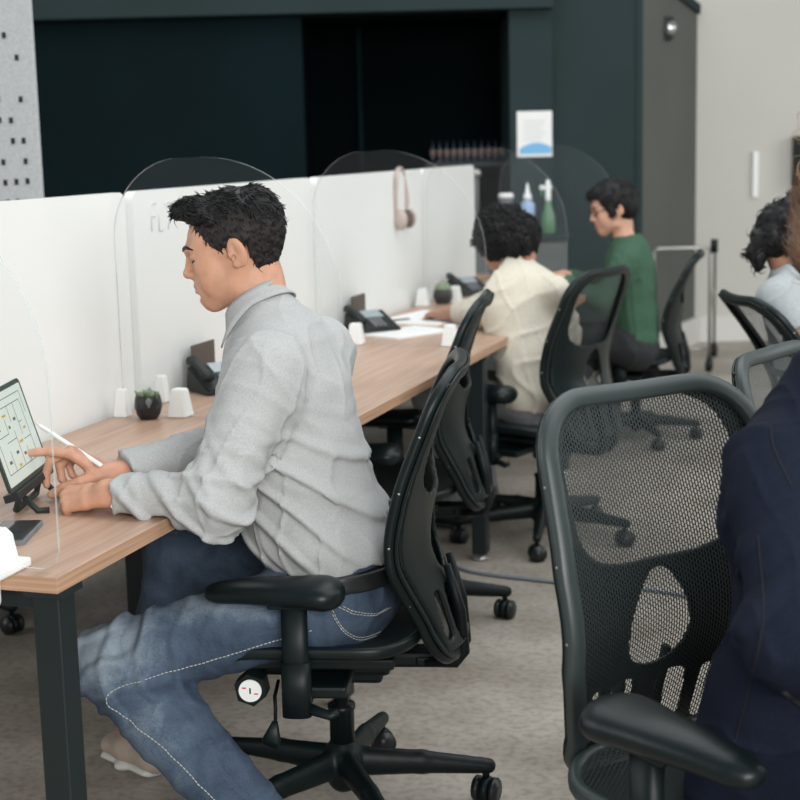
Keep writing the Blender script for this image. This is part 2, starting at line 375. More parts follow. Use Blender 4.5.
def mesh_sdf(sdf, lo, hi, step, fine=((), (), ())):
    ax = [axis_steps(lo[i], hi[i], fine[i], step) for i in range(3)]
    n = [len(a) for a in ax]; B = 8
    D = np.full(n, 1.0, np.float32)
    nb = [(k + B - 1) // B for k in n]
    ci = [np.minimum(np.arange(nb[i]) * B + B // 2, n[i] - 1) for i in range(3)]
    G = np.stack(np.meshgrid(ax[0][ci[0]], ax[1][ci[1]], ax[2][ci[2]], indexing='ij'), -1).reshape(-1, 3)
    dc = sdf(G).reshape(nb)
    thr = step * B * .5 * 1.75 + .006
    act = np.argwhere(np.abs(dc) < thr)
    # interior fill
    for bi in np.argwhere(dc <= -thr): D[bi[0]*B:bi[0]*B+B, bi[1]*B:bi[1]*B+B, bi[2]*B:bi[2]*B+B] = -1
    o = np.arange(B)
    for s0 in range(0, len(act), 700):
        A = act[s0:s0 + 700]
        I = [np.minimum((A[:, i, None] * B + o[None]), n[i] - 1) for i in range(3)]
        X = np.broadcast_to(I[0][:, :, None, None], (len(A), B, B, B)); Y = np.broadcast_to(I[1][:, None, :, None], X.shape); Z = np.broadcast_to(I[2][:, None, None, :], X.shape)
        P = np.stack([ax[0][X.ravel()], ax[1][Y.ravel()], ax[2][Z.ravel()]], 1)
        D[X.ravel(), Y.ravel(), Z.ravel()] = sdf(P)
    S = D < 0
    c = S[:-1, :-1, :-1].astype(np.int8)
    for dx, dy, dz in ((1,0,0),(0,1,0),(0,0,1),(1,1,0),(1,0,1),(0,1,1),(1,1,1)):
        c += S[dx:n[0]-1+dx, dy:n[1]-1+dy, dz:n[2]-1+dz]
    cells = np.argwhere((c > 0) & (c < 8)); m = [k - 1 for k in n]
    flat = (cells[:, 0] * m[1] + cells[:, 1]) * m[2] + cells[:, 2]
    acc = np.zeros((len(cells), 3)); cnt = np.zeros(len(cells))
    cor = [(0,0,0),(1,0,0),(0,1,0),(1,1,0),(0,0,1),(1,0,1),(0,1,1),(1,1,1)]
    E_ = [(0,1),(2,3),(4,5),(6,7),(0,2),(1,3),(4,6),(5,7),(0,4),(1,5),(2,6),(3,7)]
    V = [D[cells[:, 0]+a, cells[:, 1]+b, cells[:, 2]+d] for a, b, d in cor]
    for i, j in E_:
        x = (V[i] < 0) != (V[j] < 0); t = V[i][x] / (V[i][x] - V[j][x])
        p = np.array(cor[i], float) + t[:, None] * (np.array(cor[j], float) - np.array(cor[i], float))
        acc[x] += p; cnt[x] += 1
    acc /= cnt[:, None]
    W = np.stack([ax[i][cells[:, i]] + acc[:, i] * (ax[i][cells[:, i] + 1] - ax[i][cells[:, i]]) for i in range(3)], 1)
    Q = []
    for a in range(3):
        b, d = (a + 1) % 3, (a + 2) % 3
        sl0 = [slice(None)] * 3; sl1 = [slice(None)] * 3; sl0[a] = slice(0, -1); sl1[a] = slice(1, None)
        ed = np.argwhere(S[tuple(sl0)] != S[tuple(sl1)])
        ed = ed[(ed[:, b] > 0) & (ed[:, d] > 0) & (ed[:, b] < m[b]) & (ed[:, d] < m[d])]
        s0 = S[ed[:, 0], ed[:, 1], ed[:, 2]]
        qs = []
        for ob, od in ((0, 0), (1, 0), (1, 1), (0, 1)):
            e2 = ed.copy(); e2[:, b] -= ob; e2[:, d] -= od
            qs.append(np.searchsorted(flat, (e2[:, 0] * m[1] + e2[:, 1]) * m[2] + e2[:, 2]))
        qq = np.stack(qs, 1); qq[~s0] = qq[~s0][:, ::-1]; Q.append(qq)
    return W, np.concatenate(Q)
def np_mesh(name, V, Q, mats, parent=None, mi=None, smooth=True):
    me = bpy.data.meshes.new(name); me.vertices.add(len(V)); me.vertices.foreach_set('co', V.astype(np.float32).ravel())
    me.loops.add(Q.size); me.loops.foreach_set('vertex_index', Q.astype(np.int32).ravel()); me.polygons.add(len(Q))
    me.polygons.foreach_set('loop_start', np.arange(0, Q.size, 4, dtype=np.int32)); me.polygons.foreach_set('loop_total', np.full(len(Q), 4, np.int32))
    me.update(calc_edges=True); me.validate()
    for m in mats: me.materials.append(MT[m] if isinstance(m, str) else m)
    me.polygons.foreach_set('use_smooth', np.full(len(me.polygons), smooth))
    if mi is not None: me.polygons.foreach_set('material_index', mi.astype(np.int32))
    me.update(); return link(name, me, parent)
def sines(P, f, seed, n=5, aniso=None):
    r = np.random.default_rng(seed); out = np.zeros(len(P))
    Q = P if aniso is None else P * np.array(aniso)
    for i in range(n):
        d = nrm(r.normal(size=3)); out += np.sin(Q @ d * f * r.uniform(.7, 1.5) + r.uniform(0, 6.28) + 1.2 * np.sin(Q @ nrm(r.normal(size=3)) * f * .6 + i))
    return out / n
def ridges(P, f, seed, aniso=None): return (1 - np.abs(sines(P, f, seed, 3, aniso)) * 2.2).clip(0, 1) ** 2

# ------------------------------------------------------------------ the setting
def struct(o): o['kind'] = 'structure'; return o
m = MB(); m.box((-9, -5, -.06), (8, 14, 0), 'floor'); struct(m.build('floor'))
def fbox(name, s0, s1, t0, t1, z0, z1, mt, bev=0):
    m = MB(); m.box((s0, t0, z0), (s1, t1, z1), mt, FM, bev); return struct(m.build(name))
fbox('wall_dark_left', -4.5, -.577, 9.2, 9.3, 0, 2.19, 'darkwall')
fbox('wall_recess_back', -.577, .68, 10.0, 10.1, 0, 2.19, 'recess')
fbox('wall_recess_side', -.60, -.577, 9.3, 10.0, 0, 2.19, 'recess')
fbox('trim_1', -.27, -.24, 9.92, 10.0, 0, 2.19, 'darkwall')
fbox('wall_pillar', .66, .914, 9.14, 10.0, 0, 2.19, 'darkwall2')
fbox('wall_header', -4.5, .914, 9.05, 10.1, 2.19, 2.42, 'darkwall2')
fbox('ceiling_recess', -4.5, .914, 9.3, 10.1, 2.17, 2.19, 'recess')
fbox('wall_grey_front', .914, 1.44, 9.2, 9.28, 0, 2.42, 'darkwall2')
fbox('trim_2', 1.425, 1.462, 9.19, 9.24, 0, 2.42, 'darkwall2')
# side of the dark kitchen volume, running away to the light wall
m = MB(); m.add([F(1.44, 9.22, 0), F(2.03, 10.45, 0), F(2.03, 10.45, 2.3), F(1.44, 9.22, 2.42), F(1.40, 9.24, 0), F(1.99, 10.47, 0), F(1.99, 10.47, 2.3), F(1.40, 9.24, 2.42)],
                [(0, 1, 2, 3), (4, 5, 6, 7), (3, 2, 6, 7), (1, 2, 6, 5), (0, 3, 7, 4)], 'sidewall'); struct(m.build('wall_side'))
m = MB(); m.add([F(1.45, 9.20, 2.42), F(2.05, 10.43, 2.24), F(2.05, 10.43, 2.30), F(1.45, 9.20, 2.48), F(1.40, 9.24, 2.42), F(1.99, 10.47, 2.24), F(1.99, 10.47, 2.30), F(1.40, 9.24, 2.48)],
                [(0, 1, 2, 3), (4, 5, 6, 7), (3, 2, 6, 7), (0, 1, 5, 4), (0, 3, 7, 4), (1, 2, 6, 5)], 'darkwall2'); struct(m.build('trim_3'))
fbox('wall_light', -4.5, 7.5, 10.5, 10.6, 0, 4.2, 'lightwall')
fbox('baseboard_light', 1.62, 7.5, 10.46, 10.5, 0, .18, 'basebd')
m = MB(); m.add([F(1.50, 9.28, 0), F(2.06, 10.44, 0), F(2.06, 10.44, .18), F(1.50, 9.28, .18), F(1.46, 9.30, 0), F(2.02, 10.46, 0), F(2.02, 10.46, .18), F(1.46, 9.30, .18)],
                [(0, 1, 2, 3), (4, 5, 6, 7), (3, 2, 6, 7)], 'basebd'); struct(m.build('baseboard_side'))

# acoustic felt panel with square perforations
m = MB(); m.box((-3.2, 5.0, .9), (-1.188, 5.03, 2.6), 'felt', FM, .003)
P5 = 5.0
pp = [(20, 2), (12, 41), (24, 62.5), (2, 60.5), (4.5, 102), (27, 102.5), (5.5, 122), (17, 122.5), (18.5, 142.5), (29, 142.5), (8.5, 163), (30.5, 162.5), (0, 183), (10, 183), (21, 182.5), (32, 182), (2, 203), (12, 202.5), (22, 202)]
for u, v in pp:
    s = -1.188 - (37.5 + v * .043 - u) * P5 / 1500; z = 1.275 + (198 - v) * P5 / 1500
    m.box((s - .0062, 4.997, z - .0095), (s + .0062, 5.0, z + .0095), 'hole', FM)
for i in range(26):
    for j in range(14):
        if (i * 7 + j * 5) % 4 == 0: continue
        s = -1.44 - i * .073; z = 1.15 + j * .1
        m.box((s - .0062, 4.997, z - .0095), (s + .0062, 5.0, z + .0095), 'hole', FM)
tag(m.build('acoustic_panel'), 'pale grey felt acoustic panel with small square holes hanging behind the whiteboards', 'panel')

# poster, camera lamp, cover strip, wall display
po = thing('poster', 'white notice with a blue arc taped to the dark pillar', 'poster', F(.80, 9.135, 1.46), FA)
m = MB(); m.box((-.10, -.003, -.135), (.11, 0, .135), 'paper'); m.build('sheet', po)
m = MB(); a = [(-.085 + .19 * k / 14, -.105 + .055 * math.sin(math.pi * (.12 + .72 * k / 14))) for k in range(15)]
m.prism([(-.085, -.118)] + a + [(.105, -.118)], 1, -.0045, -.003, 'bluepr'); m.build('blue_arc', po)
m = MB()
for i in range(6): m.box((-.06, -.0045, .075 - i * .022), (.07 - .012 * (i % 3), -.003, .078 - i * .022), 'lcd')
m.build('printed_lines', po)
t = thing('security_camera', 'small black dome camera high on the grey side wall', 'camera', F(1.71, 9.78, 2.10), 0)
m = MB(); m.box((-.05, -.07, -.07), (.03, .03, .07), 'black', FM, .01); m.build('housing', t)
m = MB(); m.lathe([(.001, .04), (.03, .035), (.045, .015), (.05, 0)], 'chrome', 18, Matrix.Translation((.02, -.07, 0)) @ Matrix.Rotation(math.radians(70), 4, 'X')); m.build('lens_dome', t)
tag(fbox('cable_cover', 2.43, 2.465, 10.47, 10.5, 1.0, 1.31, 'white'), 'short white vertical cable cover on the light wall', 'cable cover')
bpy.data.objects['cable_cover'].pop('kind', None)
t = thing('wall_display', 'dark screen on the light wall at the right edge of the photo', 'screen', F(3.0, 10.42, 1.24), FA)
m = MB(); m.box((-.30, -.03, -.17), (.30, .08, .17), 'black', None, .008); m.build('housing', t)
m = MB(); m.box((-.28, -.033, -.15), (.28, -.03, .15), 'glassdk'); m.build('screen', t)
# back shelf with a row of bottles
m = MB(); m.box((.16, 9.62, 1.27), (.66, 9.9, 1.295), 'shelfwood', FM); tag(m.build('wall_shelf'), 'black shelf in the dark recess holding a row of bottles', 'shelf')
bt = None
for i in range(11):
    s = .205 + i * .0445
    if bt is None:
        bt = thing('bottle', 'small dark bottle with a pinkish label in the row on the recess shelf', 'bottle', F(s, 9.7, 1.295), FA, 'bottles on the recess shelf')
        m = MB(); m.lathe([(.017, 0), (.018, .004), (.018, .075), (.007, .1), (.007, .125)], 'darkbottle', 14); m.build('glass_body', bt)
        m = MB(); m.lathe([(.0185, .045), (.0185, .082)], 'label', 14); m.build('label', bt)
        m = MB(); m.lathe([(.0085, .125), (.0085, .138)], 'black', 10); m.build('cap', bt)
    else:
        c = copy_tree(bt); c.location = F(s, 9.7, 1.295)
# storage cabinet behind the desk row, bottles standing on it
t = thing('storage_cabinet', 'grey storage cabinet beyond the desks with cleaning bottles on top', 'cabinet', F(.68, 8.45, 0), FA)
m = MB(); m.box((-.42, -.2, 0), (.22, .2, .88), 'greycab', None, .004); m.build('carcass', t)
m = MB(); m.box((-.44, -.22, .88), (.24, .22, .905), 'darkwall2', None, .003); m.build('cabinet_top', t)
for k in (-1, 1):
    m = MB(); m.box((-.10 - .31 * (k < 0), -.212, .06), (.20 - .31 * (k < 0), -.2, .86), 'greycab', None, .003); d = m.build('door', t)
    m = MB(); m.box((-.10 - .01 * 0 + (-.03 if k < 0 else .02), -.225, .5), (-.085 + (-.03 if k < 0 else .02), -.212, .62), 'steel', None, .002); m.build('handle', d)
t = thing('squeeze_bottle', 'pale blue bottle with a white pointed nozzle on the grey cabinet', 'bottle', F(.70, 8.42, .905))
m = MB(); m.lathe([(.036, 0), (.04, .005), (.041, .16), (.036, .175), (.018, .19)], 'blue', 24); m.build('bottle_body', t)
m = MB(); m.lathe([(.024, .19), (.024, .215), (.014, .228), (.006, .275), (.004, .285)], 'white', 18); m.build('nozzle', t)
t = thing('spray_bottle', 'green spray bottle with white trigger head on the grey cabinet', 'bottle', F(.815, 8.43, .905))
m = MB(); m.lathe([(.036, 0), (.04, .01), (.038, .1), (.022, .15), (.014, .18)], 'greenb', 20); m.build('bottle_body', t)
m = MB(); m.lathe([(.016, .18), (.017, .2), (.014, .27), (.01, .3)], 'white', 14); m.box((-.045, -.01, .245), (.02, .01, .27), 'white', None, .003); m.box((-.04, -.006, .21), (-.03, .006, .25), 'greenb', None, .002); m.build('trigger_head', t)
t = thing('paper_cup', 'stack of pale cups with white lid on the grey cabinet', 'cup', F(.58, 8.42, .905))
m = MB(); m.lathe([(.028, 0), (.04, .2), (.042, .205)], 'greyfab', 20); m.build('cup_body', t)
m = MB(); m.lathe([(.043, .205), (.043, .22), (.036, .232)], 'paper', 20); m.build('lid', t)
t = thing('desk_lamp', 'thin dark pole lamp with small round head on the grey cabinet', 'lamp', F(.42, 8.45, .905))
m = MB(); m.lathe([(.05, 0), (.05, .012), (.01, .02)], 'black', 18); m.build('lamp_base', t)
m = MB(); m.tube([(0, 0, .01), (0, 0, .33)], .012, 'greycab', 10); m.build('pole', t)
m = MB(); m.lathe([(.004, .32), (.022, .33), (.026, .345), (.02, .362), (.004, .37)], 'steel', 16); m.build('lamp_head', t)

# ------------------------------------------------------------------ desks
DX0, DX1, DZ = -1.93, -1.265, .74
edges = [2.06, 3.49, 4.89, 6.27, 7.60]
near_lab = ['oak desk nearest the camera where the man in the grey shirt works', 'second oak desk along the row behind the man, empty chair pushed under it',
            'third oak desk along the row, in front of the person in the cream sweater', 'last oak desk of the row in front of the person in green']
far_lab = ['first oak desk on the hidden side of the whiteboards', 'second oak desk on the hidden side of the whiteboards', 'third oak desk on the hidden side of the whiteboards', 'last oak desk on the hidden side of the whiteboards']
def desk(x0, x1, y0, y1, lab, legs):
    t = thing('desk', lab, 'desk', ((x0 + x1) / 2, (y0 + y1) / 2, 0), 0, 'oak desks in the double row')
    cx, cy = t.location.x, t.location.y
    m = MB(); m.box((x0 - cx, y0 - cy + .001, DZ - .028), (x1 - cx, y1 - cy - .001, DZ), 'wood', None, .0012); [m.m.__setitem__(k, m.mi('woodedge')) for k, f in enumerate(m.f) if max(m.v[i][2] for i in f) - min(m.v[i][2] for i in f) > .01]; m.build('desktop', t)
    m = MB(); m.box((x0 - cx + .05, y0 - cy + .03, .675), (x1 - cx - .05, y0 - cy + .07, .712), 'steelblk'); m.box((x0 - cx + .05, y1 - cy - .07, .675), (x1 - cx - .05, y1 - cy - .03, .712), 'steelblk')
    m.box((x0 - cx + .10, y0 - cy + .07, .675), (x0 - cx + .14, y1 - cy - .07, .712), 'steelblk'); m.box((x1 - cx - .14, y0 - cy + .07, .675), (x1 - cx - .10, y1 - cy - .07, .712), 'steelblk'); m.build('under_frame', t)
    for lx, ly in legs:
        m = MB(); X = (x0 + .035 if lx < 0 else x1 - .035) - cx; Y = (y0 + .045 if ly < 0 else y1 - .045) - cy
        m.box((X - .026, Y - .026, .025), (X + .026, Y + .026, .712), 'steelblk', None, .004); m.box((X - .035, Y - .035, .70), (X + .035, Y + .035, .712), 'steelblk')
        lg = m.build('leg', t); m = MB(); m.lathe([(.028, 0), (.028, .012), (.012, .016), (.012, .03)], 'steel', 16, Matrix.Translation((X, Y, 0))); m.build('leveling_foot', lg)
    return t
A4 = [(-1, -1), (1, -1), (-1, 1), (1, 1)]
for i in range(4): desk(DX0 + .03, DX1, edges[i], edges[i + 1], near_lab[i], A4 if i == 0 else A4[2:])
for i in range(4): desk(-2.64, DX0 - .03, edges[i], edges[i + 1], far_lab[i], [(-1, -1), (-1, 1)] if i == 0 else [(-1, 1)])

# whiteboard divider panels standing between the two rows
plab = ['white divider board left of the man, nearest the camera', 'white divider board behind the head of the man in grey', 'white divider board with headphones hung on its far end',
        'last white divider board at the far end of the desk row']
pe = [(1.9, 3.575), (3.617, 4.935), (4.980, 6.25), (6.262, 7.12)]
def rrect(x0, x1, y0, y1, r, n=6, corners=(1, 1, 1, 1)):
    out = []
    for (cx, cy, a0, on) in ((x1 - r, y1 - r, 0, corners[0]), (x0 + r, y1 - r, 90, corners[1]), (x0 + r, y0 + r, 180, corners[2]), (x1 - r, y0 + r, 270, corners[3])):
        if not on:
            out.append((x1 if a0 in (0, 270) else x0, y1 if a0 in (0, 90) else y0)); continue
        for k in range(n + 1):
            a = math.radians(a0 + 90 * k / n); out.append((cx + r * math.cos(a), cy + r * math.sin(a)))
    return out
for i, (y0, y1) in enumerate(pe):
    t = thing('divider_board', plab[i], 'whiteboard', (-1.93, (y0 + y1) / 2, .70), 0, 'white divider boards')
    L = (y1 - y0) / 2; zt = .612
    m = MB(); m.prism(rrect(-L, L, .0, zt, .03), 0, -.014, .014, 'whiteboard'); m.build('board', t)
    for e in (-L + .3, L - .3):
        m = MB(); m.box((-.025, e - .03, -.06), (.025, e + .03, .0), 'steelblk', None, .003); m.build('clamp_bracket', t)
    if i == 1:      # faint marker remains written on the board
        m = MB(); w_ = .0022
        def st(pts):
            for a, b in zip(pts, pts[1:]):
                a = Vector((.0148, *a)); b = Vector((.0148, *b)); m.tube([a, b], w_, 'marker', 5)
        o = -L + .10; z = .50
        st([(o, z), (o, z + .075), (o + .03, z + .075)]); st([(o, z + .04), (o + .022, z + .04)])
        st([(o + .045, z + .075), (o + .045, z), (o + .07, z)])
        st([(o + .085, z + .072), (o + .12, z + .075), (o + .10, z)])
        m.build('marker_writing', t)

# acrylic screens across the desks, each on two white feet
slab_ = ['clear acrylic screen with a big rounded corner at the near end of the desk row', 'clear acrylic screen between the first and second desks, behind the man',
         'clear acrylic screen between the second and third desks', 'clear acrylic screen by the person in the cream sweater', 'clear acrylic screen at the far end beside the person in green']
ys = [2.085, 3.45, 4.86, 6.20, 7.50]
feet = [(-1.70,), (-1.722,), (-1.74, -1.40), (-1.76, -1.42), (-1.72,)]
ftlab = [['white screen clamp at the back of the first desk near its open end'], ['white screen clamp beside the black geometric plant pot'],
         ['white screen clamp in front of the second desk phone', 'white screen clamp at the front edge of the second desk'],
         ['white screen clamp right of the dark cactus pot', 'white screen clamp by the arm of the person in the cream sweater'], ['white screen clamp at the far end of the desk row']]
def clamp(x, y, z0, lab, g='white clamps holding the screens', big=False):
    t = thing('screen_clamp', lab, 'clamp', (x, y, z0), 0, g); t.scale = (.62, .62, .95) if big else (.92, .92, .95)
    m = MB(); pr = [(.030, 0), (.0285, .006), (.019, .076)]
    bm = bmesh.new(); rings = []
    for r, z in pr:
        rings.append([bm.verts.new((sx * r * 1.0, sy * r * .95, z)) for sx, sy in ((-1, -1), (1, -1), (1, 1), (-1, 1))])
    for a, b in zip(rings, rings[1:]):
        for k in range(4): bm.faces.new((a[k], a[(k + 1) % 4], b[(k + 1) % 4], b[k]))
    bm.faces.new(rings[0][::-1]); bm.faces.new(rings[-1]); bmesh.ops.bevel(bm, geom=list(bm.edges), offset=.003, segments=2, affect='EDGES')
    m.bm(bm, 'white', None, False); m.build('foot', t)
    return t
for i, y in enumerate(ys):
    x0, x1 = -1.885, -1.272
    zb = DZ + .006
    zt = 1.40
    r = .20
    R2 = .36; poly = [(x1 - R2 + R2 * math.cos(a * math.pi / 48), zt - R2 + R2 * math.sin(a * math.pi / 48)) for a in range(25)]
    poly += [(x0 + r + r * math.cos(math.pi / 2 + a * math.pi / 24), zt - r + r * math.sin(math.pi / 2 + a * math.pi / 24)) for a in range(1, 13)] + [(x0, zb), (x1, zb)]
    poly = [(px_, pz_) for px_, pz_ in poly]
    poly[-1:] = [(x1 - .03, zb), (x1 - .009, zb + .009), (x1, zb + .03)]
    m = MB(); m.prism(poly, 1, y - .0025, y + .0025, 'acryl', None, False, 'acryledge')
    tag(m.build('acrylic_screen'), slab_[i], 'screen', 'clear acrylic screens along the desks')
    for fx, lb in zip(feet[i], ftlab[i]): clamp(fx, y, DZ + .001, lb)
clamp(-1.872, 3.42, DZ + .001, 'white screen clamp against the board left of the plant pot', big=True)
clamp(-1.872, 3.645, DZ + .001, 'white screen clamp against the board behind the plant pot', big=True)
t = clamp(-1.868, 6.07, DZ + .001, 'white clip against the board left of the dark cactus pot')
# larger clamp body at the near corner wraps the desk edge
t = thing('desk_clamp', 'big white clamp wrapping the near edge of the first desk', 'clamp', (-1.335, 2.045, .69))
m = MB(); m.box((-.14, -.055, -.005), (-.035, .02, .056), 'white', None, .008); m.build('clamp_body', t)
m = MB(); m.prism([(-.13, .060), (-.022, .060), (-.032, .108), (-.044, .118), (-.12, .118)], 1, -.03, .055, 'white'); m.box((-.14, -.045, .050), (-.008, .07, .066), 'white', None, .004); m.build('upper_jaw', t)
m = MB(); m.tube([(-.05, -.012, -.05), (-.05, -.012, 0)], .008, 'chrome', 10); m.lathe([(.018, -.06), (.018, -.05)], 'black', 14, Matrix.Translation((-.05, -.012, 0))); m.build('screw', t)

# ------------------------------------------------------------------ office chair
def crom(P, n=8):
    P = [Vector(p) for p in P]; Q = [P[0] * 2 - P[1]] + P + [P[-1] * 2 - P[-2]]; out = []
    for i in range(1, len(Q) - 2):
        for k in range(n):
            t = k / n; a, b, c, d = Q[i - 1:i + 3]
            out.append(.5 * ((2 * b) + (c - a) * t + (2 * a - 5 * b + 4 * c - d) * t * t + (3 * b - a - 3 * c + d) * t ** 3))
    out.append(P[-1]); return out
SEAT = .43
BP = crom([(-.262, .372, 0), (-.218, .49, 0), (-.180, .622, 0), (-.200, .745, 0), (-.243, .87, 0), (-.285, .980, 0)], 10)
BL = [0.]
for a, b in zip(BP, BP[1:]): BL.append(BL[-1] + (b - a).length)
BLT = BL[-1]
def bprof(s):
    d = s * BLT; k = min(max(np.searchsorted(BL, d) - 1, 0), len(BP) - 2); t = (d - BL[k]) / (BL[k + 1] - BL[k]); p = BP[k].lerp(BP[k + 1], t)
    tg = (BP[k + 1] - BP[k]).normalized(); return p.x, p.y, tg
def bhw(s):
    pts = [(0, .150), (.15, .170), (.38, .222), (.6, .224), (.85, .208), (1, .198)]
    return np.interp(s, [p[0] for p in pts], [p[1] for p in pts])
def bpoint(s, u, off=0):
    x, z, tg = bprof(min(max(s, 0), 1)); w_ = .235
    c = .035 * (u / w_) ** 2 - .02
    n = Vector((tg.y, 0, -tg.x))      # towards the sitter
    p = Vector((x, u, z)); return p + n * (c - off)
def outline(n=120, ins=0):
    """rounded outline in (s*BLT, u)"""
    r = .105; pts = []
    L = BLT; w0, w1 = bhw(0), bhw(1)
    def side(sg):
        out = []
        for k in range(31):
            s = (r + (L - 2 * r) * k / 30) / L; out.append((s, sg * (bhw(s))))
        return out
    R_ = side(1); 
    top = []
    for k in range(1, 9):
        a = math.radians(90 * k / 9); top.append(((L - r + r * math.sin(a)) / L, bhw(1 - r / L) - r + r * math.cos(a)))
    mid = [(1.0, (w1 - r) * (1 - 2 * k / 10)) for k in range(11)]
    topl = [(a, -b) for a, b in top[::-1]]
    Lf = [(a, -b) for a, b in R_[::-1]]
    r2 = r
    bot = []
    for k in range(1, 9):
        a = math.radians(90 * k / 9); bot.append(((r2 - r2 * math.sin(a)) / L, -(bhw(r2 / L) - r2 + r2 * math.cos(a))))
    mb = [(0.0, -(w0 - r) * (1 - 2 * k / 8)) for k in range(9)]
    br = [(a, -b) for a, b in bot[::-1]]
    return R_ + top + mid + topl + Lf + bot + mb + br
def halfw(s):
    r = .105 / BLT
    e = min(s, 1 - s); w_ = bhw(s)
    if e < r: q_ = (r - e) * BLT; w_ = bhw(r if s < .5 else 1 - r) - .105 + math.sqrt(max(.105 ** 2 - q_ ** 2, 0))
    return max(w_, .02)
def net_mesh(name, parent, ins=.008):
    ns, nu = 40, 12; vs = []; uvs = []; fs = []
    for i in range(ns + 1):
        s = .012 + .976 * i / ns; w_ = halfw(s) - ins
        for j in range(nu + 1):
            u = w_ * (2 * j / nu - 1); vs.append(bpoint(s, u, .001)); uvs.append((u + .3, s * BLT))
    for i in range(ns):
        for j in range(nu): a = i * (nu + 1) + j; fs.append((a, a + 1, a + nu + 2, a + nu + 1))
    me = bpy.data.meshes.new(name); me.from_pydata([tuple(v) for v in vs], [], fs); ul = me.uv_layers.new(name='UVMap')
    for p in me.polygons:
        p.use_smooth = True
        for li in p.loop_indices: ul.data[li].uv = uvs[me.loops[li].vertex_index]
    me.materials.append(MT['net']); return link(name, me, parent)
def seat_pt(x, u):
    """seat surface, x forward"""
    z = SEAT + .010 * (abs(u) / .24) ** 2 - .004
    if x > .10: z -= .060 * ((x - .10) / .17) ** 2
    if x < -.14: z += .018 * ((-x - .14) / .08) ** 2
    return Vector((x, u, z))
def seat_hw(x):
    e = min(x + .215, .275 - x); w_ = .245
    r = .11
    if e < r: w_ = .245 - r + math.sqrt(max(r * r - (r - e) ** 2, 0))
    return max(w_, .02)
def surf_mesh(name, parent, f, hw, a, b, mt, ns=26, nu=14, thick=None, dz=0):
    vs = []; uvs = []; fs = []
    for i in range(ns + 1):
        x = a + (b - a) * i / ns; w_ = hw(x)
        for j in range(nu + 1):
            u = w_ * (2 * j / nu - 1); p = f(x, u); p.z += dz; vs.append(p); uvs.append((u + .3, x + .5))
    for i in range(ns):
        for j in range(nu): q_ = i * (nu + 1) + j; fs.append((q_, q_ + 1, q_ + nu + 2, q_ + nu + 1))
    me = bpy.data.meshes.new(name); me.from_pydata([tuple(v) for v in vs], [], fs); ul = me.uv_layers.new(name='UVMap')
    for p in me.polygons:
        p.use_smooth = True
        for li in p.loop_indices: ul.data[li].uv = uvs[me.loops[li].vertex_index]
    me.materials.append(MT[mt])
    if thick:
        bm = bmesh.new(); bm.from_mesh(me); bmesh.ops.solidify(bm, geom=list(bm.faces), thickness=thick); bm.to_mesh(me); bm.free()
    return link(name, me, parent)

# rear support plate as a signed-distance solid: lumbar plate with a teardrop hole, two slots and two rising arms
def support_sdf(P):
    # invert: nearest profile height by z
    zs = np.array([p.y for p in BP]); xs = np.array([p.x for p in BP]); ss = np.array(BL) / BLT
    z = P[:, 2]; s = np.interp(z, zs, ss); xb = np.interp(z, zs, xs)
    u = P[:, 1]; au = np.abs(u)
    W = np.interp(s, [0, .15, .38, .6, .85, 1], [.150, .170, .222, .224, .208, .198])
    bulge = np.interp(s, [0, .2, .45, .62, .8, 1], [.026, .032, .028, .022, .012, .004])
    xr = xb + .035 * (u / .235) ** 2 - .02 - .010 - bulge * (1 - (au / W).clip(0, 1) ** 2.5)
    dsurf = np.abs(P[:, 0] - xr) * .85 - .0045
    edge = np.maximum(au - W + .012, np.maximum(.05 - s, s - .97) * BLT)
    # openings
    def ellip(cu, cz, ru, rz, p=2): return ((np.abs((au if cu else u) - cu) / ru) ** p + (np.abs(z - cz) / rz) ** p) ** (1 / p) - 1
    tz = (z - .625); rr = .080 * (1 - .55 * ((tz + .09) / .2).clip(0, 1))
    tear = (np.sqrt((u / rr) ** 2 + (tz / .080) ** 2) - 1) * .07
    slot = ellip(.052, .465, .030, .060, 4) * .03
    slot2 = ellip(.118, .475, .016, .05, 4) * .016
    top = ellip(0, .842, .172, .122, 3.2) * .1
    hole = np.minimum(np.minimum(tear, slot), np.minimum(top, slot2))
    return np.maximum(np.maximum(dsurf, edge), -hole)
SUP = mesh_sdf(SDF().fn(support_sdf, (-.45, -.25, .37), (-.12, .25, 1.0)), (-.42, -.245, .35), (-.12, .245, 1.02), .0048)

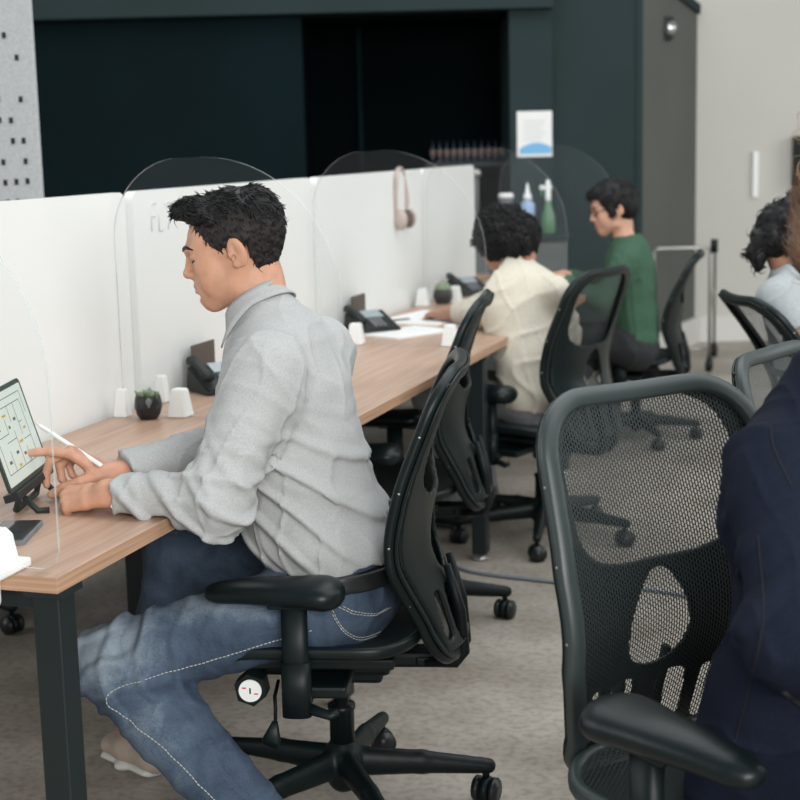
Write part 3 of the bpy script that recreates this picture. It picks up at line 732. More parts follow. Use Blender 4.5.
BX = -.035
def make_chair(label, group='mesh office chairs', frame='frame', lumbar=False):
    t = thing('office_chair', label, 'chair', (0, 0, 0), 0, group)
    # star base
    sb = SDF()
    sb.loft([(0, 0, .075), (0, 0, .135)], [.036, .034], k=.01)
    for k in range(5):
        a = 2 * math.pi * k / 5 + BASE_A; c, s_ = math.cos(a), math.sin(a)
        sb.loft([(c * .02, s_ * .02, .108), (c * .17, s_ * .17, .098), (c * .315, s_ * .315, .082)], [(.024, .034), (.020, .026), (.016, .017)], lat=(-s_, c, 0), k=.012)
    V, Q = mesh_sdf(sb, (-.35, -.35, .04), (.35, .35, .16), .006)
    np_mesh('star_base', V + np.array([BX, 0, 0]), Q, ['black'], t)
    for k in range(5):
        a = 2 * math.pi * k / 5 + BASE_A; c, s_ = math.cos(a), math.sin(a)
        a2 = a + 1.1 + k
        m = MB(); m.tube([(BX + c * .31, s_ * .31, .085), (BX + c * .31, s_ * .31, .05)], .008, 'black', 8)
        M_ = Matrix.Translation((BX + c * .31, s_ * .31, .028)) @ Matrix.Rotation(a2, 4, 'Z')
        bm = bmesh.new(); bmesh.ops.create_cone(bm, cap_ends=True, segments=20, radius1=.029, radius2=.029, depth=.016, matrix=Matrix.Rotation(math.pi / 2, 4, 'X')); m.bm(bm, 'black', M_)
        cs = m.build('caster', t)
        for sg in (-1, 1):
            m = MB(); bm = bmesh.new(); bmesh.ops.create_cone(bm, cap_ends=True, segments=24, radius1=.028, radius2=.028, depth=.018, matrix=Matrix.Translation((0, sg * .019, 0)) @ Matrix.Rotation(math.pi / 2, 4, 'X'))
            bmesh.ops.bevel(bm, geom=[e for e in bm.edges if e.is_manifold and e.calc_face_angle(0) > 1], offset=.004, segments=2, affect='EDGES')
            m.bm(bm, 'castwheel', M_); m.build('wheel', cs)
    m = MB(); m.lathe([(.027, .12), (.027, .225), (.030, .228), (.030, .238), (.016, .24), (.016, .34)], 'blackrub', 20, Matrix.Translation((BX, 0, 0))); m.build('gas_cylinder', t)
    # mechanism
    m = MB(); m.box((-.15, -.075, .325), (.13, .075, .385), 'black', None, .012); m.box((-.27, -.035, .33), (-.13, .035, .365), 'black', None, .010)
    m.box((-.08, -.255, .345), (.04, .255, .37), 'black', None, .006); m.box((-.17, -.20, .385), (.19, -.165, .408), 'black', None, .005); m.box((-.17, .165, .385), (.19, .20, .408), 'black', None, .005)
    m.box((-.13, -.05, .3), (-.02, .05, .33), 'black', None, .01)
    m.box((-.10, -.19, .385), (.0, .19, .4), 'black', None, .004); mech = m.build('tilt_mechanism', t)
    m = MB(); m.tube([(.115, .06, .355), (.115, .20, .355)], .012, 'black', 10)
    hexa = [(.115 + .034 * math.cos(math.radians(60 * k + 20)), .355 + .034 * math.sin(math.radians(60 * k + 20))) for k in range(6)]
    m.prism(hexa, 1, .19, .235, 'black'); kb = m.build('tension_knob', t)
    m = MB(); bm = bmesh.new(); bmesh.ops.create_cone(bm, cap_ends=True, segments=24, radius1=.023, radius2=.023, depth=.003, matrix=Matrix.Translation((.115, .2365, .355)) @ Matrix.Rotation(math.pi / 2, 4, 'X')); m.bm(bm, 'white', None, False); m.build('dial_face', kb)
    m = MB()
    for sx, sz, rx in ((.012, .006, .3), (-.012, -.006, .3)):
        m.box((.115 + sx - .004, .238, .355 + sz - .0015), (.115 + sx + .004, .2385, .355 + sz + .0015), 'red')
    m.box((.1135, .238, .349), (.1165, .2385, .361), 'black'); m.build('dial_marks', kb)
    m = MB(); m.tube([(.075, .14, .34), (.07, .215, .335), (.068, .222, .31), (.07, .223, .27)], .004, 'black', 8); m.tube([(.07, .223, .285), (.078, .223, .245), (.082, .223, .235)], [(.006, .005), (.02, .007), (.017, .006)], 'black', 12, flat=(1, 0, 0)); m.build('height_lever', t)
    # seat
    pts = []
    for k in range(28): x = -.215 + .49 * (1 - math.cos(math.pi * k / 27)) / 2; pts.append((x, seat_hw(x)))
    loop = [seat_pt(x, u) for x, u in pts] + [seat_pt(x, -u) for x, u in pts[::-1]]
    m = MB(); m.tube(loop, (.013, .010), frame, 10, closed=True, flat=(0, 0, 1)); sf = m.build('seat_frame', t)
    surf_mesh('seat_net', sf, seat_pt, lambda x: seat_hw(x) - .006, -.212, .272, 'net', dz=.009)
    surf_mesh('seat_pan', sf, seat_pt, lambda x: seat_hw(x) - .012, -.20, .26, 'blackrub', thick=.006, dz=-.016)
    AX = .035
    # armrests
    for sg in (-1, 1):
        y = sg * .275
        m = MB(); m.tube([(AX - .02, y, .335), (AX - .02, y, .550)], (.026, .017), 'black', 14, flat=(1, 0, 0)); m.tube([(AX - .02, y, .32), (AX - .02, y, .43)], (.030, .021), 'black', 14, flat=(1, 0, 0))
        m.tube([(AX - .02, y, .345), (AX - .02, sg * .21, .35)], (.03, .014), 'black', 10, flat=(1, 0, 0)); m.box((AX - .05, y - .02, .54), (AX + .03, y + .02, .553), 'black', None, .004)
        m.tube([(AX - .045, y + sg * .004, .335), (AX - .085, y + sg * .006, .322), (AX - .10, y + sg * .006, .33)], [(.008, .012), (.007, .010), (.005, .008)], 'black', 8)
        ar = m.build('armrest', t)
        cc_ = [(AX - .098, 0, .567), (AX - .07, .002, .5685), (AX, .006, .570), (AX + .07, .012, .569), (AX + .145, .022, .562)]
        pp_ = crom(cc_, 5); ts_ = [k / (len(pp_) - 1) for k in range(len(pp_))]
        rw = np.interp(ts_, [0, .12, .3, .55, 1], [.034, .043, .046, .038, .022]); rh = np.interp(ts_, [0, .2, .5, 1], [.021, .024, .022, .015])
        ap = SDF(); ap.loft([(p.x, y - sg * p.y, p.z) for p in pp_], list(zip(rw, rh)), lat=(0, 1, 0), k=.01, ki=.016)
        V, Q = mesh_sdf(ap, (-.18, y - .07, .52), (.22, y + .07, .625), .004); np_mesh('arm_pad', V, Q, ['blackrub'], ar)
    # backrest
    ol = outline(); P3 = [bpoint(a, b) for a, b in ol]; N_ = []
    for a, b in ol:
        x, z, tg = bprof(min(max(a, 0), 1)); N_.append(Vector((tg.y, 0, -tg.x)))
    m = MB(); m.tube(P3, (.0115, .0155), frame, 12, closed=True, flat=N_); bf = m.build('back_frame', t)
    m = MB(); m.tube([p - n * .014 for p, n in zip(P3, N_)], (.004, .013), 'frame', 8, closed=True, flat=N_); m.build('frame_gasket', bf)
    m = MB()
    for a in (.25, .45, .62, .80):
        for sg in (-1, 1):
            p = bpoint(a, sg * (halfw(a) + .012), .004); bm = bmesh.new(); bmesh.ops.create_icosphere(bm, subdivisions=2, radius=.0042, matrix=Matrix.Translation(p)); m.bm(bm, 'steel')
    m.build('frame_screws', bf)
    net_mesh('back_net', t)
    np_mesh('back_support', *SUP, ['frame'], t)
    m = MB()
    for sg in (-1, 1):
        m.tube([(-.22, sg * .03, .345), (-.285, sg * .035, .347), (-.302, sg * .038, .37), (-.296, sg * .04, .46), (-.270, sg * .045, .56)], [(.012, .012), (.012, .013), (.012, .013), (.009, .012), (.006, .008)], 'black', 10, flat=(0, 1, 0))
    m.box((-.29, -.04, .336), (-.20, .04, .356), 'black', None, .005); m.build('back_bracket', t)
    if lumbar:
        m = MB(); vs_ = []
        surf = lambda s_, u: bpoint(s_, u, .018)
        o = surf_mesh('lumbar_pad', t, surf, lambda s_: .15, .26, .46, 'blackrub', 10, 10, thick=.008)
    return t
BASE_A = math.radians(188)
chair_labels = {}
def place(ch, x, y, face):
    ch.location = (x, y, 0); ch.rotation_euler = (0, 0, math.radians(face)); return ch
ch0 = make_chair('black mesh office chair the man in the grey shirt sits on')
place(ch0, -1.12, 2.865, 193)
def recline(ch, deg):
    R_ = Matrix.Rotation(math.radians(-deg), 4, 'Y'); pv = Vector((-.20, 0, .42))
    for o_ in ch.children:
        if o_.name.split('.')[0] in ('back_frame', 'back_net', 'back_support'):
            o_.matrix_local = Matrix.Translation(pv) @ R_ @ Matrix.Translation(-pv)
    return ch
def another(lab, x, y, face, recl=0):
    c = copy_tree(ch0); c['label'] = lab; place(c, x, y, face); return c
BASE_A = math.radians(150)
chf = make_chair('black mesh office chair in the right foreground under the person in the navy jacket', frame='greyframe')
place(chf, -.143, 2.195, -40); chf.scale = (1.045,) * 3
for o_ in chf.children:
    if o_.name.startswith('armrest'): o_.location = (.030, 0, .026)
another('empty black mesh office chair at the second desk, just behind the man\'s chair', -1.395, 4.14, 190)
another('black mesh office chair the person in the cream sweater sits on', -1.19, 5.19, 163)
cg = recline(another('black mesh office chair the person in green sits on, left of the metal cart', -1.15, 7.05, 184), 6); cg.scale = (.92, .92, .92)
another('black mesh office chair behind the boards, its caster showing beneath the near desk', -2.72, 3.86, 8)
another('black mesh office chair behind the boards, nearest the left edge of the photo', -2.62, 2.72, -12)
def another2(lab, x, y, face):
    c = copy_tree(chf); c['label'] = lab; c.scale = (1, 1, 1); place(c, x, y, face); return c
another2('empty mesh office chair with grey frame just left of the navy jacket shoulder', .055, 3.05, -20)
recline(another('black mesh office chair the person in the grey T-shirt sits on', -.03, 4.97, 26), 17)

# ------------------------------------------------------------------ people
def face_dir(deg): a = math.radians(deg); return np.array([math.cos(a), math.sin(a), 0.])
def head_frame(yaw, pitch, roll=0):
    f = face_dir(yaw) * math.cos(math.radians(pitch)) + np.array([0, 0, -math.sin(math.radians(pitch))])
    l = np.cross([0, 0, 1], face_dir(yaw)); u = np.cross(f, l)
    r = math.radians(roll); l, u = l * math.cos(r) + u * math.sin(r), u * math.cos(r) - l * math.sin(r)
    return np.stack([f, l, u], 1)          # columns: forward, left, up
def add_head(S, c, A, sc=1.0, fem=False, lidded=True):
    c = np.array(c, float)
    T = lambda x, y, z: c + A @ (np.array([x, y, z]) * sc)
    def E(x, y, z, r, k=.02, op='u'): S.ell(T(x, y, z), np.array(r) * sc, A, k * sc, op)
    def Lf(pts, rs, k=.012, op='u', lat=None): S.loft([T(*p) for p in pts], [tuple(q * sc for q in r) if isinstance(r, tuple) else r * sc for r in rs], A[:, 1] if lat is None else lat, k * sc, op)
    E(-.014, 0, .030, (.096, .076, .084)); E(.022, 0, .010, (.070, .064, .074), .02)
    E(.030, 0, -.045, (.052, .052, .058), .025)
    for s_ in (1, -1):
        Lf([(-.006, s_ * .058, -.035), (.012, s_ * .050, -.072), (.061, s_ * .014, -.102)], [.012, .014, .013], .03)
        E(.058, s_ * .040, -.020, (.024, .020, .020), .025)
        E(.048, s_ * .038, -.055, (.030, .022, .030), .03)
    E(.0655, 0, -.097, (.017 if not fem else .015, .022, .017), .03)
    Lf([(.080, -.034, .018), (.0905, -.012, .017), (.0905, .012, .017), (.080, .034, .018)], [.008] * 4, .018)
    Lf([(.084, 0, .012), (.0945, 0, -.010), (.1035, 0, -.029)], [.0075, .0078, .0095], .012)
    E(.1025, 0, -.0325, (.0105, .0105, .009), .008)
    for s_ in (1, -1):
        E(.094, s_ * .0125, -.0355, (.011, .0068, .0075), .008)
        E(.095, s_ * .032, .000, (.016, .016, .0125), .012, 's')
        E(.0745, s_ * .031, -.001, (.0135, .0150, .0125), .003)          # eyeball
        if lidded: E(.0755, s_ * .031, .0035, (.0145, .0165, .0105), .002)   # upper lid
        E(.0700, s_ * .031, -.012, (.014, .017, .006), .006)
    E(.077, 0, -.064, (.018, .028, .026), .018)
    E(.074, 0, -.084, (.012, .020, .014), .02)
    Lf([(.078, -.022, -.0665), (.0905, -.006, -.0610), (.0915, 0, -.0622), (.0905, .006, -.0610), (.078, .022, -.0665)], [.0035, .0052, .005, .0052, .0035], .005)
    Lf([(.078, -.020, -.0690), (.0895, 0, -.0735), (.078, .020, -.0690)], [.0035, .0065, .0035], .005)
    S.loft([T(.084, -.020, -.0672), T(.0965, 0, -.0668), T(.084, .020, -.0672)], [.0012 * sc] * 3, A[:, 1], .003, 's')
    E(.0885, 0, -.0835, (.007, .016, .004), .010, 's')
    # ears
    for s_ in (1, -1):
        cy, sy = math.cos(.32), math.sin(.32) * s_
        Bt = A @ np.array([[math.cos(.22), 0, math.sin(.22)], [0, 1, 0], [-math.sin(.22), 0, math.cos(.22)]]) @ np.array([[cy, sy, 0], [-sy, cy, 0], [0, 0, 1]])
        S.ell(T(-.012, s_ * .0815, -.004), np.array([.0195, .0085, .0330]) * sc, Bt, .006)
        S.ell(T(-.006, s_ * .0940, .003), np.array([.0130, .0105, .0225]) * sc, Bt, .003, 's')
        S.ell(T(-.001, s_ * .0840, -.014), np.array([.0060, .0070, .0070]) * sc, Bt, .003, 's')
        S.ell(T(-.014, s_ * .0860, .004), np.array([.0030, .0040, .0160]) * sc, Bt, .004)
        S.ell(T(.004, s_ * .0795, -.008), np.array([.0040, .0060, .0065]) * sc, Bt, .004)
        S.ell(T(-.006, s_ * .0810, -.0290), np.array([.0085, .0055, .0085]) * sc, Bt, .004)
def add_hand(S, W, d, n, t, curls, thumb, sc=1.0, spread=(4, 0, -4, -9), k=.006):
    W = np.array(W, float); d = nrm(d); n = np.array(n, float); n = nrm(n - d * (n @ d)); t_ = np.cross(n, d); t_ = t_ * np.sign(t_ @ np.array(t, float))
    off = (.026, .008, -.011, -.028); kd = (.088, .092, .086, .077)
    ln = ((.041, .025, .021), (.045, .029, .022), (.041, .027, .021), (.032, .020, .018)); rd = (.0094, .0096, .0090, .0080)
    tips = []
    for i in range(4):
        K = W + (d * kd[i] + t_ * off[i] + n * (.004 - .002 * abs(i - 1))) * sc
        S.loft([W + (t_ * off[i] * .45) * sc, W + (d * kd[i] * .5 + t_ * off[i] * .8) * sc, K], [.0145 * sc, .0125 * sc, rd[i] * 1.12 * sc], k=.012)
        dd = nrm(d + t_ * math.tan(math.radians(spread[i]))); p = K; a = 0; pts = [K]
        for L, c in zip(ln[i], curls[i]):
            a += math.radians(c); v = dd * math.cos(a) - n * math.sin(a); p = p + v * L * sc; pts.append(p)
        S.loft(pts, [rd[i] * sc, rd[i] * .96 * sc, rd[i] * .88 * sc, rd[i] * .74 * sc], k=k, ki=.003); tips.append(pts)
    p = W + (d * .018 + t_ * .020 - n * .006) * sc; pts = [p]
    for L, v in zip((.042, .034, .028), thumb):
        v = nrm(d * v[0] + t_ * v[1] + n * v[2]); p = p + v * L * sc; pts.append(p)
    S.loft(pts, [.0155 * sc, .0125 * sc, .0108 * sc, .0088 * sc], k=.010, ki=.003); tips.append(pts)
    return tips

def strands(MBo, V, N, count, length, width, dirf, mt, seed, lift=.25, jit=.35, segs=3, droop=0):
    """short tapered locks growing from a hair surface"""
    r = np.random.default_rng(seed); I = r.integers(0, len(V), count)
    vs = []; fs = []
    for i in I:
        p = V[i]; n = N[i]; d = dirf(p, n) + r.normal(size=3) * jit; d = d - n * (d @ n); d = nrm(d); L = length * r.uniform(.6, 1.3); w_ = width * r.uniform(.6, 1.3)
        s_ = np.cross(d, n); b = len(vs); q = p - n * .002
        for k in range(segs + 1):
            t = k / segs; c = q + d * L * t + n * L * lift * t * (1.15 - t) - np.array([0, 0, droop * L * t * t]); ww = w_ * (1 - t ** 1.6) + .0002
            vs += [tuple(c + s_ * ww), tuple(c - s_ * ww), tuple(c + n * ww * .9)]
        for k in range(segs):
            for a, e in ((0, 2), (2, 1), (1, 0)): fs.append([b + 3 * k + a, b + 3 * k + e, b + 3 * k + 3 + e, b + 3 * k + 3 + a])
    MBo.add(vs, fs, mt, True)
def vnormals(V, Q):
    n = np.cross(V[Q[:, 2]] - V[Q[:, 0]], V[Q[:, 3]] - V[Q[:, 1]]); N = np.zeros_like(V)
    for k in range(4): np.add.at(N, Q[:, k], n)
    return N / (np.linalg.norm(N, axis=1)[:, None] + 1e-12)
def mesh_arrays_to_MB(m, V, Q, mt): m.add([tuple(v) for v in V], Q.tolist(), mt, True)

def person(sp):
    V_ = sp.get('vox', .0055); tor = sp['torso']; lat = face_dir(sp['yaw'] + 90)
    A = head_frame(*sp['head_rot']); hc = np.array(sp['head'], float); sc = sp.get('head_scale', 1.0)
    t = None
    # --- body: one continuous surface
    S = SDF(); shr = .018
    S.loft([p for p, _ in tor], [(max(r[0] - shr, .03), max(r[1] - shr, .03)) for _, r in tor], lat=lat, k=.03, ki=.03)
    nb = np.array(tor[-1][0], float)
    S.loft([nb - np.array([0, 0, .03]), hc + A @ np.array([-.030, 0, -.075]) * sc, hc + A @ np.array([-.030, 0, -.03]) * sc], [sp.get('neck_r', .058) * 1.05, sp.get('neck_r', .058), sp.get('neck_r', .058)], k=.02, ki=.02)
    add_head(S, hc, A, sc, sp.get('fem', False))
    fine = [[], [], []]
    b = .13
    for i in range(3): fine[i].append((hc[i] - b, hc[i] + b, sp.get('fine', V_)))
    for a in sp['arms']:
        S.loft([a['sh'], a['el'], a['wr']], [.045, .038, .026], k=.03, ki=.02)
        S.loft([np.array(a['el']) * .35 + np.array(a['wr']) * .65, a['wr']], [(.033, .033), (.030, .022)], lat=np.cross(nrm(np.array(a['wr']) - np.array(a['el'])), a['n']), k=.01)
        if a.get('hand', True):
            a['tips'] = add_hand(S, a['wr'], a['d'], a['n'], a['t'], a['curls'], a['thumb'], a.get('hs', 1.0))
            if sp.get('fine'):
                for i in range(3): fine[i].append((a['wr'][i] - .16 if i < 2 else a['wr'][i] - .07, a['wr'][i] + .10 if i < 2 else a['wr'][i] + .07, sp['fine']))
    for l in sp['legs']:
        S.loft([l['hip'], l['knee'], l['ank']], [.065, .045, .034], k=.03, ki=.02); S.loft([l['ank'], np.array(l['ank']) * .5 + np.array(l['toe']) * .5], [.030, .022], k=.02)
    P = np.array([p for p, _ in tor] + [hc] + [a[k] for a in sp['arms'] for k in ('sh', 'el', 'wr')] + [l[k] for l in sp['legs'] for k in ('hip', 'knee', 'ank', 'toe')])
    lo, hi = P.min(0) - .2, P.max(0) + .2; lo[2] = max(lo[2], -.01)
    V, Q = mesh_sdf(S, lo, hi, V_, fine)
    F3 = V[Q].mean(1); h = (F3 - hc) @ A / sc; mi = np.zeros(len(Q))
    x, y, z = h.T; ay = np.abs(y)
    lipc = (x > .080) & (ay < .021) & (z < -.0575 - .006 * (ay / .02) ** 2) & (z > -.0795 + .010 * (ay / .02) ** 2)
    mi[lipc] = 1
    mi[(x > .066) & (ay > .0185) & (ay < .0450) & (z < -.0035) & (z > (-.0068 if not sp.get('eyes_open') else -.011)) & (x < .094)] = 2
    body = np_mesh('person', V, Q, [sp['skin'], 'lip', 'eye'], None, mi)
    tag(body, sp['label'], 'person')
    # eyebrows and lash lines laid on the face surface
    bvh = BVHTree.FromPolygons([tuple(v) for v in V], Q[np.linalg.norm(F3 - hc, axis=1) < .16].tolist())
    def onface(y_, z_, off=.0008):
        o = hc + A @ np.array([.20, y_, z_]) * sc; h_ = bvh.ray_cast(Vector(o), Vector(-A[:, 0]), .2)
        return (h_[0] + h_[1] * off) if h_[0] is not None else Vector(hc + A @ np.array([.085, y_, z_]) * sc)
    for nm_, rows_, rr in (('eyebrows', [(.010, .0185), (.018, .0235), (.028, .0255), (.038, .0235), (.047, .0180)], [.0020, .0036, .0036, .0030, .0012]), ('eyelashes', [(.0185, -.0050), (.025, -.0068), (.032, -.0072), (.039, -.0060), (.044, -.0030)], [.0008, .0015, .0017, .0015, .0008])):
        m = MB()
        for s_ in (1, -1): m.tube([onface(s_ * y_, z_) for y_, z_ in rows_], rr, sp['hairmat'], 6)
        m.build(nm_, body)
    # --- top garment
    G = SDF(); G.loft([p for p, _ in tor], [r for _, r in tor], lat=lat, k=.03, ki=.04)
    for a in sp['arms']:
        r = a['slv']; el, wr, sh = (np.array(a[k], float) for k in ('el', 'wr', 'sh')); e = el + (wr - el) * a.get('cuff', .93)
        if a.get('short'): e = sh + (el - sh) * a['short']; G.loft([sh, e], [r[0], r[1]], k=.05); cutp = e; cutn = nrm(el - sh)
        else: G.loft([sh, el], [r[0], r[1]], k=.05, ki=.02); G.loft([el, e], [r[1], r[2]], k=.035); cutp = e; cutn = nrm(wr - el)
        G.fn(lambda P, c=cutp, n=cutn: np.maximum(-((P - c) @ n), np.linalg.norm(P - c, axis=1) - .10), cutp - .1, cutp + .1, .002, 's')
    up = nrm(hc + A @ np.array([-.03, 0, -.06]) - nb); nk = nb + np.array(sp.get('neck_off', (0, 0, 0)))
    G.fn(lambda P: np.maximum(np.linalg.norm((P - nk) - ((P - nk) @ up)[:, None] * up, axis=1) - sp.get('neck_hole', .072), -((P - nk) @ up) - sp.get('neck_drop', .0)), nk - .15, nk + .15, .006, 's')
    hem = sp['hem']
    G.fn(lambda P: hem(P), lo - 1, hi + 1, .002, 's') if callable(hem) else None
    amp = sp.get('fold', .004)
    for f in sp.get('folds', ()): G.disp(f)
    G.disp(lambda P: -amp * (ridges(P, 26, sp['seed']) + .9 * ridges(P, 38, sp['seed'] + 1, (1, 1, .7)) ** 2.5) + amp * .5 + amp * .5 * sines(P, 12, sp['seed'] + 2))
    V, Q = mesh_sdf(G, lo, hi, sp.get('cvox', V_)); top = np_mesh(sp['topname'], V, Q, [sp['topmat']], body); top_arr = (V, Q)
    # --- bottom garment
    B_ = SDF(); pel = np.array(tor[0][0], float)
    B_.loft([pel + np.array(sp.get('pel_off', (0, 0, -.02))), pel + np.array([0, 0, .05])], [sp.get('pel_r', (.178, .125)), tuple(q_ * .84 for q_ in sp.get('pel_r', (.178, .125)))], lat=lat, k=.04)
    for l in sp['legs']:
        r = l['r']; B_.loft([l['hip'], l['knee']], [r[0], r[1]], k=.05); kn = np.array(l['knee'], float); an = np.array(l['ank'], float)
        B_.loft([kn, kn * .65 + an * .35, an], [r[1], r[2], r[3]], k=.03, ki=.02)
        d_ = nrm(an - kn); B_.fn(lambda P, c=an, n=d_: np.maximum(-((P - c) @ n), np.linalg.norm(P - c, axis=1) - .13), an - .13, an + .13, .002, 's')
    for f in sp.get('pfolds', ()): B_.disp(f)
    B_.disp(lambda P: -.0035 * ridges(P, 30, sp['seed'] + 5) + .002)
    V, Q = mesh_sdf(B_, lo, hi, sp.get('cvox', V_)); pants = np_mesh(sp['botname'], V, Q, [sp['botmat']], body)
    # --- shoes
    for l in sp['legs']:
        an, to = np.array(l['ank'], float), np.array(l['toe'], float); f = to - an; f[2] = 0; f = nrm(f); sd = np.cross([0, 0, 1], f)
        gl = l.get('ground', 0.0); base = np.array([an[0], an[1], gl]); heel = base - f * .055; toe = base + f * .185
        if 'tilt' in l: toe = toe + np.array([0, 0, l['tilt']])
        U = SDF(); zz = np.array([0, 0, 1.])
        U.loft([heel + f * .03 + zz * .045, base + f * .07 + zz * .045, toe - f * .045 + zz * .035], [(.034, .034), (.042, .034), (.040, .026)], lat=sd, k=.02, ki=.02)
        U.loft([heel + f * .035 + zz * .05, heel + f * .045 + zz * .095], [(.034, .036), (.033, .038)], lat=sd, k=.02)
        V, Q = mesh_sdf(U, np.minimum(heel, toe) - .08, np.maximum(heel, toe) + np.array([.08, .08, .14]), .005)
        shoe = np_mesh('shoe', V, Q, [sp['shoemat']], body)
        U = SDF(); 
        U.loft([heel + f * .03 + zz * .014, base + f * .06 + zz * .013, toe - f * .045 + zz * .014], [(.038, .0125), (.040, .012), (.045, .0135)], lat=sd, k=.01, ki=.02)
        V, Q = mesh_sdf(U, np.minimum(heel, toe) - .08, np.maximum(heel, toe) + .08, .005); np_mesh('sole', V, Q, [sp['solemat']], shoe)
    return body, top, pants, (S, G, B_), A, hc, sc, top_arr

def collar(body, nk, up, fwd, lat, r0, r1, drop, mt, name='collar', point=.035, stand=.012, open_=.30, back=0.0, hug=.20):
    """shirt collar: a stand round the neck and a folded leaf with two front points"""
    m = MB(); rows = []; n = 48
    up = nrm(up); fwd = nrm(fwd - up * (fwd @ up)); lat = np.cross(up, fwd)
    rings = []
    for k in range(n + 1):
        a = open_ + (2 * math.pi - 2 * open_) * k / n; c, s_ = math.cos(a), math.sin(a)
        fr = max(0, math.cos(a)) ** 1.5
        rad = lambda r, sh=0: nk + (fwd * c * r * 1.05 + lat * s_ * r) * (1 if r < r0 + .006 else 1 - hug * (1 - c) / 2)
        tz = stand + .008 * (1 - c) * .5 + back * (1 - c) / 2
        rings.append([rad(r0 - .004) + up * (tz - .03), rad(r0 - .002) + up * tz, rad(r0 + .004) + up * (tz + .004), rad(r0 + .012) + up * (tz - .006),
                      rad(r1) + up * (tz - drop * .6 - fr * point * .5), rad(r1 + .012 + fr * .012) + up * (tz - drop - fr * point)])
    vs = [p for rg in rings for p in rg]; w_ = 6; fs = []
    for k in range(n):
        for j in range(w_ - 1): a = k * w_ + j; fs.append((a, a + 1, a + w_ + 1, a + w_))
    m.add(vs, fs, mt, True); me = m.build(name, body)
    bm = bmesh.new(); bm.from_mesh(me.data); bmesh.ops.solidify(bm, geom=list(bm.faces), thickness=.0035); bm.to_mesh(me.data); bm.free()
    return me
def stitch(pts_world, nrm_dir, bvh, m, r=.0012, dash=.006, gap=.0025, mt='thread'):
    """dashed thread laid on a garment surface: points are cast along nrm_dir onto the mesh"""
    out = []
    for p in pts_world:
        o = Vector(p) - Vector(nrm_dir) * .25; h = bvh.ray_cast(o, Vector(nrm_dir), .6)
        if h[0] is not None: out.append(h[0] + h[1] * .0008 * (1 if h[1].dot(Vector(nrm_dir)) < 0 else -1))
    if len(out) < 2: return
    acc = 0; i = 0; cur = out[0]; seg = [cur]; on = True; left = dash
    for nx in out[1:]:
        while True:
            d = (nx - cur).length
            if d < left:
                left -= d; cur = nx
                if on: seg.append(cur)
                break
            cur = cur.lerp(nx, left / d)
            if on:
                seg.append(cur)
                if len(seg) > 1 and (seg[-1] - seg[0]).length > .001: m.tube(seg, r, mt, 4)
                on = False; left = gap
            else: on = True; left = dash; seg = [cur]
RELAX = ((25, 30, 20), (30, 35, 20), (35, 38, 22), (40, 40, 25))

# ---- the man in the grey shirt
def arm_folds(a, b, seed, amp, r=.1, f=130):
    a, b = np.array(a, float), np.array(b, float); ab = b - a; L = np.linalg.norm(ab); ax_ = ab / L
    def fn(P):
        q = P - a; t = q @ ax_; v = q - t[:, None] * ax_; rad = np.linalg.norm(v, axis=1)
        wgt = np.exp(-((t - L) / (.10)) ** 2) * (rad < r) * .9 + .35 * ((t > -.05) & (t < L + .02)) * (rad < r)
        ph = t * f * .8 + 5.0 * sines(P, 14, seed) + 2.2 * np.sin((v @ nrm([.3, .6, .8])) * 30)
        return -amp * wgt * np.maximum(np.sin(ph), 0) ** 1.5
    return fn
shN, elN, wrN = (-1.145, 2.660, .990), (-1.185, 2.50, .765), (-1.398, 2.475, .778)
shF, elF, wrF = (-1.155, 3.00, .990), (-1.285, 2.865, .792), (-1.462, 2.606, .780)
LEGN = dict(hip=(-1.05, 2.735, .515), knee=(-1.455, 2.56, .405), ank=(-1.10, 2.50, .11), toe=(-1.26, 2.47, .05), r=(.096, .078, .078, .064), ground=.0)
LEGF = dict(hip=(-1.05, 2.925, .515), knee=(-1.50, 2.98, .515), ank=(-1.585, 2.93, .11), toe=(-1.75, 3.02, .04), r=(.098, .082, .074, .060), ground=.0)
def man_hem(P):      # everything below the wavy hem is removed
    x = P[:, 0]; h = P[:, 2] - (.572 + .026 * np.clip((x + 1.05) / .1, -1, 1) + .008 * np.sin(P[:, 1] * 40 + x * 20))
    return np.minimum(h, np.maximum(np.maximum(x + 1.255, P[:, 2] - .7425), .60 - P[:, 2]))      # sleeves lie on the desk top
def blouson(P):      # shirt cloth bagging over the belt at the back and side
    z = P[:, 2]; g = np.exp(-((z - .63) / .045) ** 2); return -.014 * g - .008 * g * sines(P, 30, 77, 3)
def back_folds(P):
    g = np.exp(-((P[:, 2] - .72) / .13) ** 2); return -.011 * g * np.maximum(np.sin(P[:, 0] * 60 + P[:, 2] * 75 + P[:, 1] * 10 + 2 * sines(P, 14, 4, 3)), 0) ** 2
def yoke_seam(P):
    d = np.abs(P[:, 2] + .55 * (P[:, 0] + 1.1) - 1.0); return .002 * (d < .002) * (P[:, 0] > -1.12)
tor = [((-1.065, 2.83, .565), (.176, .130)), ((-1.115, 2.83, .68), (.168, .124)), ((-1.145, 2.83, .80), (.172, .120)), ((-1.165, 2.83, .92), (.182, .115)), ((-1.180, 2.83, 1.005), (.162, .094)), ((-1.205, 2.83, 1.080), (.070, .066))]
MT['denim'] = denim_mat([((-1.48, 2.50, .47), (.26, .20, .17), .56), ((-1.27, 2.60, .56), (.38, .16, .10), .48), ((-1.33, 2.44, .27), (.16, .12, .24), .26), ((-1.5, 2.9, .56), (.2, .15, .1), .12)])
